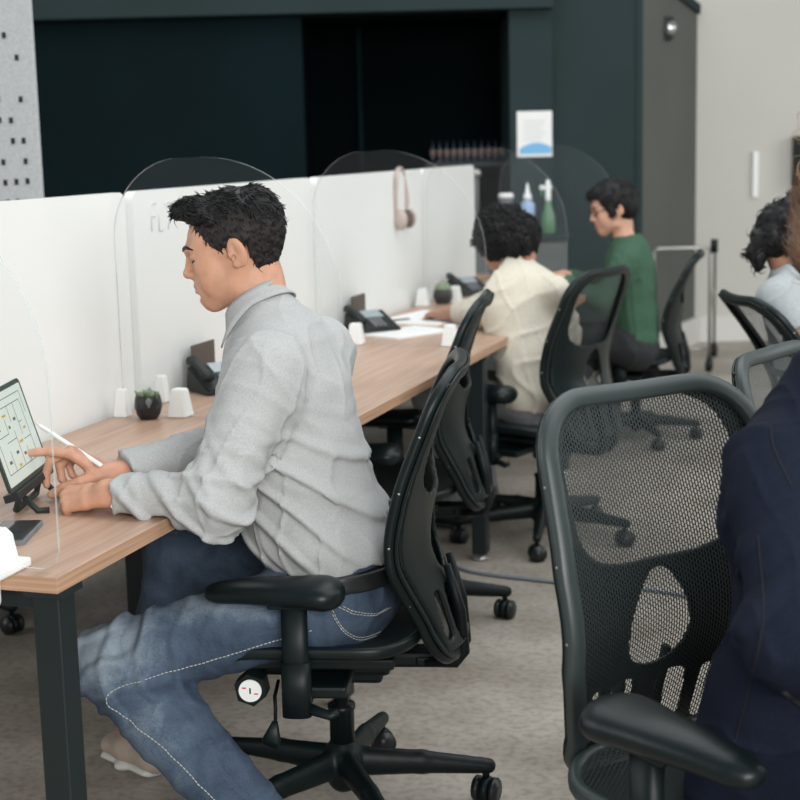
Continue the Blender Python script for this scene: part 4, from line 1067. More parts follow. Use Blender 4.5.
man = dict(label='man in grey shirt and faded jeans pointing at a tablet on the nearest desk', yaw=184, seed=3, vox=.005, fine=.0026, cvox=.0042,
    torso=tor, head=(-1.278, 2.83, 1.216), head_rot=(203, 11), head_scale=.955, neck_r=.058, skin='skin', hairmat='hairblk',
    arms=[dict(sh=shN, el=elN, wr=wrN, slv=(.072, .060, .043), cuff=.90, d=(-.95, -.05, -.18), n=(-.15, -.45, .9), t=(0, 1, .3), curls=((62, 75, 40), (66, 80, 45), (70, 82, 45), (74, 82, 45)), thumb=((.75, .55, -.35), (.85, .1, -.5), (.85, -.25, -.4))),
          dict(sh=shF, el=elF, wr=wrF, slv=(.072, .062, .046), cuff=.90, d=(-.76, -.30, .56), n=(.30, .15, .75), t=(.3, -1, 0), curls=((24, 10, 4), (58, 45, 22), (76, 55, 28), (82, 60, 32)), thumb=((.60, .45, -.65), (.62, .0, -.80), (.50, -.1, -.85)))],
    legs=[LEGN, LEGF], topname='shirt', topmat='shirt', botname='jeans', botmat='denim', shoemat='suede', solemat='sole', hem=man_hem, fold=.0045,
    folds=[arm_folds(shN, elN, 1, .0050), arm_folds(wrN, elN, 2, .0055), arm_folds(shF, elF, 5, .006), arm_folds(wrF, elF, 6, .006), blouson, back_folds],
    pfolds=[arm_folds(LEGN['hip'], LEGN['knee'], 8, .008, .14, 110), arm_folds(LEGN['ank'], LEGN['knee'], 9, .009, .14, 110)], neck_hole=.058, neck_off=(-.012, 0, 0), neck_drop=.0, pel_r=(.186, .132), pel_off=(-.0, 0, -.05))
body, shirt, jeans, (Sb, Sg, Sp), HA, HC, _, sarr = person(man)
nkM = np.array([-1.205, 2.83, 1.083]); upM = nrm(HC + HA @ np.array([-.03, 0, -.07]) - nkM)
collar(body, nkM + np.array([-.012, 0, .004]), upM, face_dir(192), None, .060, .082, .032, 'shirt', point=.045, stand=.022, open_=.42, back=.012)
# belt
B2 = SDF(); B2.loft([(-1.058, 2.83, .545), (-1.060, 2.83, .575)], [(.196, .141), (.194, .139)], lat=face_dir(274), k=.01)
B2.fn(lambda P: np.abs(P[:, 2] - .568) - .018, np.array([-2, 2, 0.]), np.array([0, 4, 1.]), .003, 'i')
V, Q = mesh_sdf(B2, (-1.35, 2.55, .5), (-.8, 3.1, .62), .005); np_mesh('belt', V, Q, ['leather'], body)
# stitching on the jeans
bv = BVHTree.FromObject(jeans, bpy.context.evaluated_depsgraph_get()); m = MB()
def lerp3(a, b, n): a, b = np.array(a), np.array(b); return [a + (b - a) * k / n for k in range(n + 1)]
hp, kn, an = np.array(LEGN['hip']), np.array(LEGN['knee']), np.array(LEGN['ank'])
pth = crom([hp + [0, 0, -.03], hp * .5 + kn * .5 + [0, 0, -.035], kn + [.06, 0, -.015], kn + [.045, 0, -.05], kn * .6 + an * .4 + [.01, 0, 0], kn * .2 + an * .8 + [.012, 0, 0]], 14)
stitch(pth, (0, 1, 0), bv, m); m.build('side_seam', jeans)
m = MB()
for o in (0, .008):
    stitch(crom([(-1.01, 2.6, .525 - o), (-.985, 2.6, .47 - o), (-.94, 2.6, .435 - o)], 10), (0, 1, 0), bv, m, .0009)
    stitch(crom([(-1.0 + o, 2.6, .53), (-.95 + o, 2.6, .50), (-.90 + o, 2.6, .485)], 10), (0, 1, 0), bv, m, .0009)
m.build('pocket_stitching', jeans)
# shirt details: cuff placket buttons
bvs = BVHTree.FromObject(shirt, bpy.context.evaluated_depsgraph_get())
for px_, pz_ in ((-1.372, .762), (-1.372, .790)):
    h = bvs.ray_cast(Vector((px_, 2.2, pz_)), Vector((0, 1, 0)), 1)
    if h[0]:
        m = MB(); bm = bmesh.new(); bmesh.ops.create_cone(bm, cap_ends=True, segments=14, radius1=.0055, radius2=.0045, depth=.003, matrix=Matrix.Translation(h[0]) @ h[1].to_track_quat('Z', 'Y').to_matrix().to_4x4()); m.bm(bm, 'white'); m.build('cuff_button', shirt)
# hair: clipped sides, longer textured top with a swept-up front
def man_hair():
    T = lambda x, y, z: HC + HA @ np.array([x, y, z])
    out = []
    def local(P): return (P - HC) @ HA
    S1 = SDF(); S1.ell(T(-.018, 0, .030), (.0975, .0800, .0865), HA, .01); S1.ell(T(-.036, 0, -.025), (.050, .060, .050), HA, .03); S1.ell(T(-.042, 0, .030), (.068, .074, .062), HA, .02)
    def facecut(P):
        h = local(P); x, y, z = h.T
        f = np.maximum(x - (.052 + .25 * (z - .03).clip(-.1, .1)) + .0, -(z - .078))       # face and forehead in front of the hairline
        f2 = np.maximum(x + .002 - .32 * (z - .0), z - .035) * 1.0                          # in front of / around the ear
        side = np.maximum(z - (.012 - .9 * (x + .0).clip(-.2, 0) * 0 ), -.0 - (x + .030))   # below the sideburn line
        sideb = np.minimum(np.maximum(-(x + .033), z + .004), 9)
        nape = z + .062 + .0 * x
        a = -np.minimum(-(x - .058 - .15 * z), .05)
        return f, sideb, nape
    def cut(P):
        h = local(P); x, y, z = h.T
        temple = np.where(z > .05, .062, .040 + (z - .012) * .55)   # front limit of hair by height
        front = temple - x                                     # >0 : keep
        front = np.where(z > .082, .2, front)
        ear = np.where((x > -.034), z - (.008 - .9 * (x - .012).clip(-1, 0) * 0), .2)         # over and in front of the ear: keep above
        back = z - (-.062 - .25 * (x + .034).clip(-.1, 0))
        return -np.minimum(np.minimum(front, ear), back)
    S1.fn(lambda P: cut(P) + .004 * sines(P, 160, 3), HC - .3, HC + .3, .004, 'i')
    S1.disp(lambda P: .0012 * sines(P, 420, 9))
    V, Q = mesh_sdf(S1, HC - .16, HC + .18, .0026); N = vnormals(V, Q)
    m = MB(); mesh_arrays_to_MB(m, V, Q, 'stubble')
    hl = local(V); keep = (np.linalg.norm(N, axis=1) > .5) & ((V - T(-.018, 0, .02)) * N).sum(1).__gt__(.06)
    I = np.nonzero(keep)[0]
    def d_side(p, n): return HA @ np.array([-.35, 0, -1.])
    strands(m, V[I], N[I], 9000, .014, .0013, d_side, 'hairblk', 5, .22, .35, 2)
    m2 = m
    # top mass
    S2 = SDF(); S2.ell(T(-.016, 0, .054), (.090, .070, .064), HA, .02); S2.loft([T(.048, -.034, .088), T(.062, 0, .096), T(.048, .034, .088)], [.020, .022, .020], HA[:, 1], .03)
    S2.loft([T(.084, -.022, .092), T(.088, .018, .092)], [.010, .010], HA[:, 1], .02)
    S2.ell(T(-.056, 0, .050), (.050, .062, .058), HA, .03)
    S2.fn(lambda P: -((local(P)[:, 2]) - (.052 - .35 * (local(P)[:, 0] + .02).clip(-.1, 0) * -1 + .25 * (local(P)[:, 0]).clip(0, .1))) , HC - .3, HC + .3, .012, 'i')
    S2.disp(lambda P: -.0050 * ridges(P @ HA, 70, 21, (1.0, 1.0, .6)) - .0022 * sines(P, 210, 4))
    V, Q = mesh_sdf(S2, HC - .2, HC + .22, .0030); N = vnormals(V, Q); mesh_arrays_to_MB(m, V, Q, 'hairblk')
    up = ((V - T(-.02, 0, .03)) * N).sum(1) > .03; I = np.nonzero(up)[0]
    def d_top(p, n):
        h = (p - HC) @ HA; return HA @ (np.array([1.0, .15, .35]) if h[0] > -.04 else np.array([-.6, h[1] * 6, -.8]))
    strands(m, V[I], N[I], 4200, .021, .0020, d_top, 'hairblk', 8, .40, .45, 3)
    ho = m.build('hair', body)
man_hair()
# small pen held by the right hand
tp = man['arms'][1]['tips']; ip = tp[0]

# ---- person in the cream sweater, leaning over the third desk, seen from behind
def curly(body, hc, A, c, r, seed, mt, n=2600, vox=.006, extra=None, cutf=None, L=.02, W=.0035):
    S2 = SDF(); S2.ell(hc + A @ np.array(c), r, A, .02)
    if extra: extra(S2)
    if cutf: S2.fn(lambda P: cutf((P - hc) @ A), hc - .4, hc + .4, .012, 'i')
    S2.disp(lambda P: -.010 * sines(P, 85, seed, 4) - .004 * sines(P, 190, seed + 1, 4))
    V, Q = mesh_sdf(S2, hc - .28, hc + .28, vox); N = vnormals(V, Q); m = MB(); mesh_arrays_to_MB(m, V, Q, mt)
    r_ = np.random.default_rng(seed)
    strands(m, V, N, n, L, W, lambda p, nn: r_.normal(size=3), mt, seed, .9, .9, 3)
    return m.build('hair', body)
def face_cut(x0=.052, top=.075):
    def f(h):
        x, y, z = h.T
        front = np.where(z > top, .3, x0 + .35 * (z - .03).clip(-.12, .1) - x)
        return -front
    return f
torC = [((-1.145, 5.20, .515), (.172, .128)), ((-1.185, 5.245, .62), (.158, .118)), ((-1.225, 5.285, .72), (.155, .110)), ((-1.25, 5.31, .82), (.168, .110)), ((-1.262, 5.33, .895), (.145, .090)), ((-1.285, 5.355, .955), (.066, .062))]
cr = dict(label='person in cream sweater with curly black hair leaning over the third desk', yaw=147, seed=31, vox=.0075, cvox=.006, torso=torC, head=(-1.345, 5.41, 1.045), head_rot=(160, 38, -8), head_scale=.98,
    neck_r=.05, skin='skin3', hairmat='hairblk', fem=True,
    arms=[dict(sh=(-1.350, 5.400, .865), el=(-1.425, 5.33, .80), wr=(-1.60, 5.50, .775), slv=(.060, .055, .045), cuff=.6, d=(-.8, .5, -.1), n=(0, 0, 1), t=(.3, .8, 0), curls=RELAX, thumb=((.75, .55, -.35), (.85, .1, -.5), (.85, -.25, -.4))),
          dict(sh=(-1.130, 5.28, .885), el=(-1.13, 5.47, .70), wr=(-1.34, 5.62, .785), slv=(.062, .055, .045), cuff=.9, d=(-.9, .3, -.1), n=(0, 0, 1), t=(-.3, -.8, 0), curls=RELAX, thumb=((.75, .55, -.35), (.85, .1, -.5), (.85, -.25, -.4)))],
    legs=[dict(hip=(-1.20, 5.16, .50), knee=(-1.58, 5.22, .50), ank=(-1.52, 5.25, .10), toe=(-1.7, 5.3, .04), r=(.076, .068, .055, .045)), dict(hip=(-1.12, 5.32, .50), knee=(-1.50, 5.47, .50), ank=(-1.45, 5.5, .10), toe=(-1.6, 5.55, .04), r=(.082, .068, .055, .045))],
    topname='sweater', topmat='cream', botname='trousers', botmat='greypants', shoemat='leather', solemat='leather', hem=lambda P: P[:, 2] - .48, fold=.006, neck_hole=.060, pel_r=(.154, .125), pel_off=(0, 0, -.04))
b_, t_, p_, _, A_, H_, _, _ = person(cr)
curly(b_, H_, A_, (-.020, 0, .035), (.106, .104, .104), 41, 'hairblk', 2600, .006, lambda S2: S2.ell(H_ + A_ @ np.array([-.06, 0, -.02]), (.075, .095, .075), A_, .04), face_cut(.06, .08), .022, .004)

# ---- person in green with glasses at the last desk
torG = [((-1.10, 6.885, .515), (.160, .118)), ((-1.105, 6.885, .63), (.145, .108)), ((-1.115, 6.885, .75), (.150, .108)), ((-1.12, 6.885, .85), (.160, .102)), ((-1.125, 6.885, .915), (.140, .080)), ((-1.145, 6.885, .975), (.055, .053))]
gr = dict(label='person in green top with short black hair and glasses at the last desk', yaw=190, seed=51, vox=.0075, cvox=.006, fine=.005, torso=torG, head=(-1.200, 6.875, 1.110), head_rot=(204, 12, 0), head_scale=.97, eyes_open=True,
    neck_r=.047, skin='skin2', hairmat='hairblk', fem=True,
    arms=[dict(sh=(-1.115, 6.73, .885), el=(-1.20, 6.62, .70), wr=(-1.40, 6.66, .80), slv=(.058, .052, .042), cuff=.9, d=(-.9, .1, .1), n=(0, 0, 1), t=(.0, 1, 0), curls=RELAX, thumb=((.75, .55, -.35), (.85, .1, -.5), (.85, -.25, -.4))),
          dict(sh=(-1.13, 7.04, .885), el=(-1.22, 7.08, .70), wr=(-1.45, 6.98, .79), slv=(.058, .052, .042), cuff=.9, d=(-.9, -.1, .0), n=(0, 0, 1), t=(.0, -1, 0), curls=RELAX, thumb=((.75, .55, -.35), (.85, .1, -.5), (.85, -.25, -.4)))],
    legs=[dict(hip=(-1.12, 6.80, .50), knee=(-1.52, 6.78, .50), ank=(-1.50, 6.78, .10), toe=(-1.67, 6.77, .04), r=(.080, .066, .052, .045)), dict(hip=(-1.12, 6.97, .50), knee=(-1.52, 6.99, .50), ank=(-1.50, 7.0, .10), toe=(-1.67, 7.0, .04), r=(.080, .066, .052, .045))],
    topname='green_top', topmat='green', botname='trousers', botmat='darkpants', shoemat='leather', solemat='leather', hem=lambda P: P[:, 2] - .42, fold=.005, neck_hole=.075, neck_off=(-.01, 0, 0), pel_r=(.168, .122), pel_off=(0, 0, -.04))
b_, t_, p_, _, A_, H_, sc_, _ = person(gr)
def short_hair(body, hc, A, seed, mt, sc=1.0):
    S2 = SDF(); T = lambda x, y, z: hc + A @ np.array([x, y, z])
    S2.ell(T(-.016, 0, .040), (.108, .090, .094), A, .02); S2.ell(T(-.055, 0, -.015), (.062, .074, .060), A, .03); S2.ell(T(.062, -.01, .078), (.035, .050, .026), A, .02)
    for s_ in (1, -1): S2.ell(T(.022, s_ * .070, .000), (.022, .012, .040), A, .01)
    def cut(P):
        x, y, z = ((P - hc) @ A).T
        front = np.where(z > .060, .3, .044 + .4 * (z - .0).clip(-.1, .1) - x); back = z + .070
        return -np.minimum(front, back)
    S2.fn(cut, hc - .4, hc + .4, .008, 'i'); S2.disp(lambda P: -.003 * ridges(P @ A, 60, seed, (.6, 1, .3)))
    V, Q = mesh_sdf(S2, hc - .2, hc + .2, .005); N = vnormals(V, Q); m = MB(); mesh_arrays_to_MB(m, V, Q, mt)
    strands(m, V, N, 900, .03, .003, lambda p, n: A @ np.array([.35, 0, -.8]), mt, seed, .2, .3, 3); return m.build('hair', body)
short_hair(b_, H_, A_, 55, 'hairblk')
def glasses(body, hc, A, sc):
    m = MB(); T = lambda x, y, z: hc + A @ (np.array([x, y, z]) * sc)
    for s_ in (1, -1):
        m.tube([T(.099 - .006 * abs(math.cos(a)), s_ * (.033 + .024 * math.cos(a)), -.002 + .018 * math.sin(a)) for a in [k * math.pi / 10 for k in range(20)]], .0022, 'black', 6, closed=True)
        m.tube([T(.092, s_ * .057, .004), T(.05, s_ * .079, .004), T(-.005, s_ * .084, .004)], .0022, 'black', 6)
    m.tube([T(.101, -.009, .002), T(.104, 0, .005), T(.101, .009, .002)], .002, 'black', 6); return m.build('glasses', body)
glasses(b_, H_, A_, sc_)

# ---- person in the grey T-shirt, right, facing away to the right desk
torT = [((-.245, 4.90, .515), (.165, .120)), ((-.262, 4.895, .64), (.150, .108)), ((-.295, 4.885, .76), (.155, .105)), ((-.322, 4.88, .87), (.165, .102)), ((-.335, 4.878, .945), (.142, .082)), ((-.350, 4.875, 1.0), (.056, .055))]
torT = [((p[0] + .065, p[1], p[2]), r) for p, r in torT]
tt = dict(label='person in pale grey T-shirt with dark tied wavy hair, seated at right', yaw=-2, seed=71, vox=.0075, cvox=.006, torso=torT, head=(-.262, 4.893, 1.108), head_rot=(8, 14, 0), head_scale=1.0,
    neck_r=.048, skin='skin3', hairmat='hairblk', fem=True,
    arms=[dict(sh=(-.315, 4.725, .925), el=(-.20, 4.64, .74), wr=(.02, 4.70, .70), slv=(.060, .056, .05), short=.55, d=(1, .1, 0), n=(0, 0, 1), t=(.0, 1, 0), curls=RELAX, thumb=((.75, .55, -.35), (.85, .1, -.5), (.85, -.25, -.4))),
          dict(sh=(-.325, 5.035, .925), el=(-.2, 5.1, .72), wr=(.02, 5.05, .70), slv=(.060, .056, .05), short=.55, d=(1, -.1, 0), n=(0, 0, 1), t=(.0, -1, 0), curls=RELAX, thumb=((.75, .55, -.35), (.85, .1, -.5), (.85, -.25, -.4)))],
    legs=[dict(hip=(-.2, 4.8, .5), knee=(.22, 4.78, .5), ank=(.2, 4.78, .1), toe=(.38, 4.78, .04), r=(.08, .066, .055, .045)), dict(hip=(-.2, 4.98, .5), knee=(.22, 5.0, .5), ank=(.2, 5.0, .1), toe=(.38, 5.0, .04), r=(.08, .066, .055, .045))],
    topname='t_shirt', topmat='tee', botname='trousers', botmat='darkpants', shoemat='leather', solemat='leather', hem=lambda P: P[:, 2] - .49, fold=.005, neck_hole=.060, pel_r=(.17, .122), pel_off=(0, 0, -.04))
b_, t_, p_, _, A_, H_, _, _ = person(tt)
def tied(S2):
    T = lambda x, y, z: H_ + A_ @ np.array([x, y, z])
    S2.loft([T(-.09, 0, .02), T(-.105, -.01, -.035), T(-.110, -.02, -.09), T(-.10, -.03, -.12)], [.040, .034, .028, .016], k=.03, ki=.02); S2.ell(T(-.055, 0, -.03), (.055, .070, .06), A_, .03)
    S2.ell(T(-.03, -.075, -.02), (.03, .014, .045), A_, .01)
curly(b_, H_, A_, (-.016, 0, .035), (.100, .086, .088), 75, 'hairblk', 300, .006, tied, face_cut(.048, .07), .03, .003)

# ---- person in the navy jacket in the right foreground
fj = face_dir(-36); lj = face_dir(54)
def J(f, l, z): k = min(max((z - .5) / .45, 0), 1); p = np.array([-.10 + .050 * k, 2.175 + .022 * k, 0]) + fj * f + lj * l; return (p[0], p[1], z + .025 * k)
torJ = [(J(-.02, 0, .51), (.175, .130)), (J(.01, 0, .62), (.165, .125)), (J(.025, 0, .74), (.150, .115)), (J(-.02, 0, .86), (.170, .115)), (J(-.005, 0, .955), (.160, .098)), (J(.01, 0, 1.035), (.105, .075)), (J(.03, 0, 1.11), (.060, .058))]
jn = dict(label='person in navy blazer with brown hair in a messy bun at the right edge', yaw=-36, seed=91, vox=.006, cvox=.0045, torso=torJ, head=J(.048, 0, 1.255), head_rot=(-22, 6, 0), head_scale=1.0,
    neck_r=.048, skin='skin2', hairmat='hairbrn', fem=True,
    arms=[dict(sh=J(.015, -.160, .945), el=J(.13, -.225, .76), wr=J(.33, -.20, .76), slv=(.066, .060, .046), cuff=.92, d=tuple(fj), n=(0, 0, 1), t=tuple(lj), curls=RELAX, thumb=((.75, .55, -.35), (.85, .1, -.5), (.85, -.25, -.4))),
          dict(sh=J(-.005, .165, .955), el=J(.11, .235, .77), wr=J(.33, .2, .74), slv=(.066, .060, .046), cuff=.92, d=tuple(fj), n=(0, 0, 1), t=tuple(-lj), curls=RELAX, thumb=((.75, .55, -.35), (.85, .1, -.5), (.85, -.25, -.4)))],
    legs=[dict(hip=J(.0, -.09, .51), knee=J(.43, -.10, .50), ank=J(.42, -.1, .1), toe=J(.6, -.1, .04), r=(.09, .07, .055, .045)), dict(hip=J(.0, .09, .51), knee=J(.43, .10, .50), ank=J(.42, .1, .1), toe=J(.6, .1, .04), r=(.09, .07, .055, .045))],
    topname='blazer', topmat='navy', botname='trousers', botmat='navy', shoemat='leather', solemat='leather', hem=lambda P: P[:, 2] - .455, fold=.0045,
    folds=[arm_folds(J(.015, -.160, .945), J(.13, -.225, .76), 11, .012, .11, 80)], neck_hole=.070, neck_off=(.01, 0, 0), pel_r=(.178, .125), pel_off=(0, 0, -.04))
b_, t_, p_, _, A_, H_, _, _ = person(jn)
nk = np.array(J(.028, 0, 1.095)); upJ = nrm(H_ + A_ @ np.array([-.03, 0, -.07]) - nk)
collar(b_, nk + upJ * .0, upJ, fj, None, .068, .110, .050, 'navy', name='blazer_collar', point=.02, stand=.012, open_=.5, back=.008)
collar(b_, nk + upJ * .0, upJ, fj, None, .056, .070, .022, 'blouse', name='blouse_collar', point=.02, stand=.020, open_=.25, back=.0)
bj = BVHTree.FromObject(t_, bpy.context.evaluated_depsgraph_get())
def on_jacket(pts, r, name):
    out = []
    for p in pts:
        p = Vector(p); d_ = (p - Vector((0, 0, H))).normalized(); h_ = bj.ray_cast(p - d_ * .5, d_, 1.2)
        if h_[0] is not None: out.append(h_[0] - d_ * .0006)
    if len(out) > 1: m = MB(); m.tube(out, r, 'navyseam', 6); m.build(name, t_)
MT['navyseam'] = mat('navy_seam', (.004, .005, .010), .8)
on_jacket(crom([J(.06, -.14, .655), J(.10, -.13, .635), J(.15, -.11, .615)], 8), (.0045), 'pocket_welt')
on_jacket(crom([J(-.04, -.12, .50), J(-.01, -.13, .62), J(.0, -.13, .74), J(-.02, -.14, .85)], 12), .0012, 'back_seam')
on_jacket(crom([J(-.05, -.10, .99), J(.0, -.15, .97), J(.05, -.17, .93)], 10), .0014, 'shoulder_seam')
S2 = SDF(); T = lambda x, y, z: H_ + A_ @ np.array([x, y, z])
S2.ell(T(-.016, 0, .034), (.108, .088, .094), A_, .02); S2.ell(T(-.055, 0, -.02), (.062, .072, .060), A_, .03); S2.ell(T(-.050, 0, .135), (.050, .050, .040), A_, .02)
def cutj(P):
    x, y, z = ((P - H_) @ A_).T
    front = np.where(z > .07, .3, .040 + .5 * (z - .0).clip(-.1, .1) - x); ear = np.where((x > -.035) & (x < .03) & (np.abs(y) > .06), z - .014, .2); back = z + .085
    return -np.minimum(np.minimum(front, ear), back)
S2.fn(cutj, H_ - .4, H_ + .4, .006, 'i'); S2.disp(lambda P: -.0025 * ridges(P @ A_, 90, 95, (1, 1, .3)))
V, Q = mesh_sdf(S2, H_ - .2, H_ + .24, .005); N = vnormals(V, Q); m = MB(); mesh_arrays_to_MB(m, V, Q, 'hairbrn')
strands(m, V, N, 1500, .035, .0010, lambda p, n: A_ @ np.array([-.6, 0, .6]), 'hairbrn', 97, .25, .3, 3)
hz_ = ((V - H_) @ A_)[:, 2] > .10; I = np.nonzero(hz_)[0]
r_ = np.random.default_rng(4)
strands(m, V[I], N[I], 260, .055, .0006, lambda p, n: r_.normal(size=3), 'hairblond', 98, 1.3, .8, 4)
hj = m.build('hair', b_)

# ------------------------------------------------------------------ things on the desks
def bolt(v): return Vector(v)
# tablet on a stand
e = np.array([-.273, .962, 0]); e3 = np.array([e[0], e[1], 0]); facing = np.cross(e3, [0, 0, 1])    # towards the man
if facing[0] < 0: facing = -facing
tilt = math.radians(16)
upv = np.array([0, 0, 1]) * math.cos(tilt) - facing * math.sin(tilt); nv = np.cross(upv, e3) ; nv = nv if nv @ facing > 0 else -nv
org = np.array([-1.606, 2.615, .795])       # lower right corner
TM = Matrix(((-e3[0], upv[0], nv[0], org[0]), (-e3[1], upv[1], nv[1], org[1]), (-e3[2], upv[2], nv[2], org[2]), (0, 0, 0, 1)))
TW, TH = .262, .188
t = thing('tablet', 'tablet showing a floor plan, leaning on its stand at the left edge of the photo', 'tablet', org)
TMl = Matrix.Translation(-Vector(org)) @ TM
m = MB(); m.prism(rrect(0, TW, 0, TH, .012), 2, -.006, 0, 'bezel', TMl); m.build('tablet_body', t)
m = MB(); m.prism(rrect(.009, TW - .009, .009, TH - .009, .004), 2, 0, .0006, 'screen', TMl); sc_ = m.build('display', t)
m = MB()
def ln(x0, y0, x1, y1, w_=.0007, mt='ink', z=.0009):
    if abs(x1 - x0) >= abs(y1 - y0): m.box((min(x0, x1), y0 - w_, .0006), (max(x0, x1), y0 + w_, z), mt, TMl)
    else: m.box((x0 - w_, min(y0, y1), .0006), (x0 + w_, max(y0, y1), z), mt, TMl)
for a in ((.045, .030, .235, .030), (.045, .030, .045, .150), (.045, .150, .20, .150), (.235, .030, .235, .13), (.20, .15, .20, .13), (.20, .13, .235, .13), (.045, .075, .09, .075), (.09, .03, .09, .062), (.09, .085, .09, .15), (.13, .03, .13, .10), (.13, .118, .13, .15), (.13, .085, .19, .085), (.19, .03, .19, .07),
          (.165, .10, .235, .10), (.165, .10, .165, .13), (.07, .11, .09, .11), (.03, .165, .22, .165), (.03, .165, .03, .12)): ln(*a)
for a in ((.060, .045, .075, .045), (.105, .05, .118, .05), (.10, .12, .115, .12), (.145, .06, .16, .06), (.2, .05, .215, .05), (.145, .11, .155, .11), (.205, .115, .22, .115)): ln(*a, .003)
for a in ((.100, .075, .122, .075), (.150, .135, .172, .135), (.152, .036, .166, .036), (.060, .095, .075, .095)): ln(*a, .0025, 'yellow')
m.build('floor_plan', t)
t = thing('tablet_stand', 'black tablet stand with a ledge on the nearest desk', 'stand', (-1.62, 2.50, DZ))
m = MB(); O = Vector((-1.62, 2.50, DZ))
L_ = lambda x, y, z: (TM @ Vector((x, y, z))) - O
m.box((.01, -.016, -.022), (TW - .01, -.001, .010), 'black', Matrix.Translation(-O) @ TM, .002); m.build('ledge', t)
m = MB(); m.tube([L_(.06, -.008, -.02), L_(.06, .10, -.012)], (.012, .003), 'black', 8); m.tube([L_(.16, -.008, -.02), L_(.16, .10, -.012)], (.012, .003), 'black', 8); m.build('back_rest', t)
m = MB()
pA = L_(.05, -.012, -.01); pB = L_(.19, -.012, -.01)
for p in (pA, pB): m.tube([p, Vector((p.x + .03, p.y + .01, .006)), Vector((p.x + .05, p.y + .02, .006))], .006, 'black', 8)
m.tube([(pA.x - .01, pA.y, .008), (pB.x - .01, pB.y, .008)], .007, 'black', 8); m.tube([pA, (pA.x - .01, pA.y, .008)], .006, 'black', 8); m.tube([pB, (pB.x - .01, pB.y, .008)], .006, 'black', 8); m.build('feet', t)
# stylus between the fingers of the pointing hand
tips = man['arms'][1]['tips']; a_ = np.array(tips[0][1]) + np.array([0, -.012, .004]); 
s0 = np.array([-1.637, 2.640, .870]); s1 = np.array([-1.457, 2.560, .812])
m = MB(); d_ = (s1 - s0); m.tube([s0 - d_ * .07, s0, s0 + d_ * .03, s1, s1 + d_ * .015], [.0012, .0035, .0046, .0046, .0030], 'white', 14)
tag(m.build('stylus'), 'white stylus held in the right hand of the man in grey', 'stylus')
# smartphone lying near the corner
t = thing('smartphone', 'dark smartphone in a grey case lying on the near desk by the white corner clamp', 'phone', (-1.485, 2.285, DZ), math.radians(18))
m = MB(); m.prism(rrect(-.037, .037, -.075, .075, .009), 2, 0, .009, 'greyfab'); m.build('case', t)
m = MB(); m.prism(rrect(-.034, .034, -.072, .072, .007), 2, .009, .0096, 'glassdk'); m.build('screen', t)
# potted plants
def pot(name, label, loc, r, h, seed, ball=False):
    t = thing(name, label, 'potted plant', loc, 0, None); m = MB(); n = 12; prof = [(.62, 0), (.86, .22), (1.0, .52), (.96, .80), (.86, 1.0), (.78, 1.0), (.74, .86)]
    vs = []; fs = []
    for i, (a, z) in enumerate(prof):
        for k in range(n): an = 2 * math.pi * (k + .5 * (i % 2)) / n; vs.append((a * r * math.cos(an), a * r * math.sin(an), z * h))
    for i in range(len(prof) - 1):
        for k in range(n):
            A0, A1, B0, B1 = i * n + k, i * n + (k + 1) % n, (i + 1) * n + k, (i + 1) * n + (k + 1) % n
            if i % 2 == 0: fs += [(A0, A1, B0), (A1, B1, B0)]
            else: fs += [(A0, B1, B0), (A0, A1, B1)]
    fs += [tuple(range(n))[::-1], tuple((len(prof) - 1) * n + k for k in range(n))]
    m.add(vs, fs, 'pot', False); m.build('pot', t); m = MB()
    if ball:
        S2 = SDF(); S2.ell((0, 0, h * 1.02), (r * .78, r * .78, r * .75)); S2.disp(lambda P: .0022 * np.cos(np.arctan2(P[:, 1], P[:, 0]) * 14)); V, Q = mesh_sdf(S2, (-.06, -.06, .0), (.06, .06, .14), .0035); mesh_arrays_to_MB(m, V, Q, 'soil'); m.build('cactus', t)
    else:
        r_ = random.Random(seed)
        for k in range(30):
            a = r_.uniform(0, 6.28); q_ = r_.uniform(0, r * .62); L = r_.uniform(.014, .026); o = r_.uniform(.1, .6)
            m.tube([(q_ * math.cos(a), q_ * math.sin(a), h * .86), ((q_ + L * o * .6) * math.cos(a), (q_ + L * o * .6) * math.sin(a), h * .86 + L * .7), ((q_ + L * o) * math.cos(a), (q_ + L * o) * math.sin(a), h * .86 + L)], [.0045, .0042, .0008], 'soil', 6)
        m.build('succulent_leaves', t)
    return t
pot('potted_succulent', 'black faceted pot with small pale green succulents on the nearest desk', (-1.790, 3.405, DZ), .036, .062, 3)
pot('potted_cactus', 'dark pot with a round green cactus near the last divider board', (-1.806, 6.165, DZ), .043, .062, 4, True)
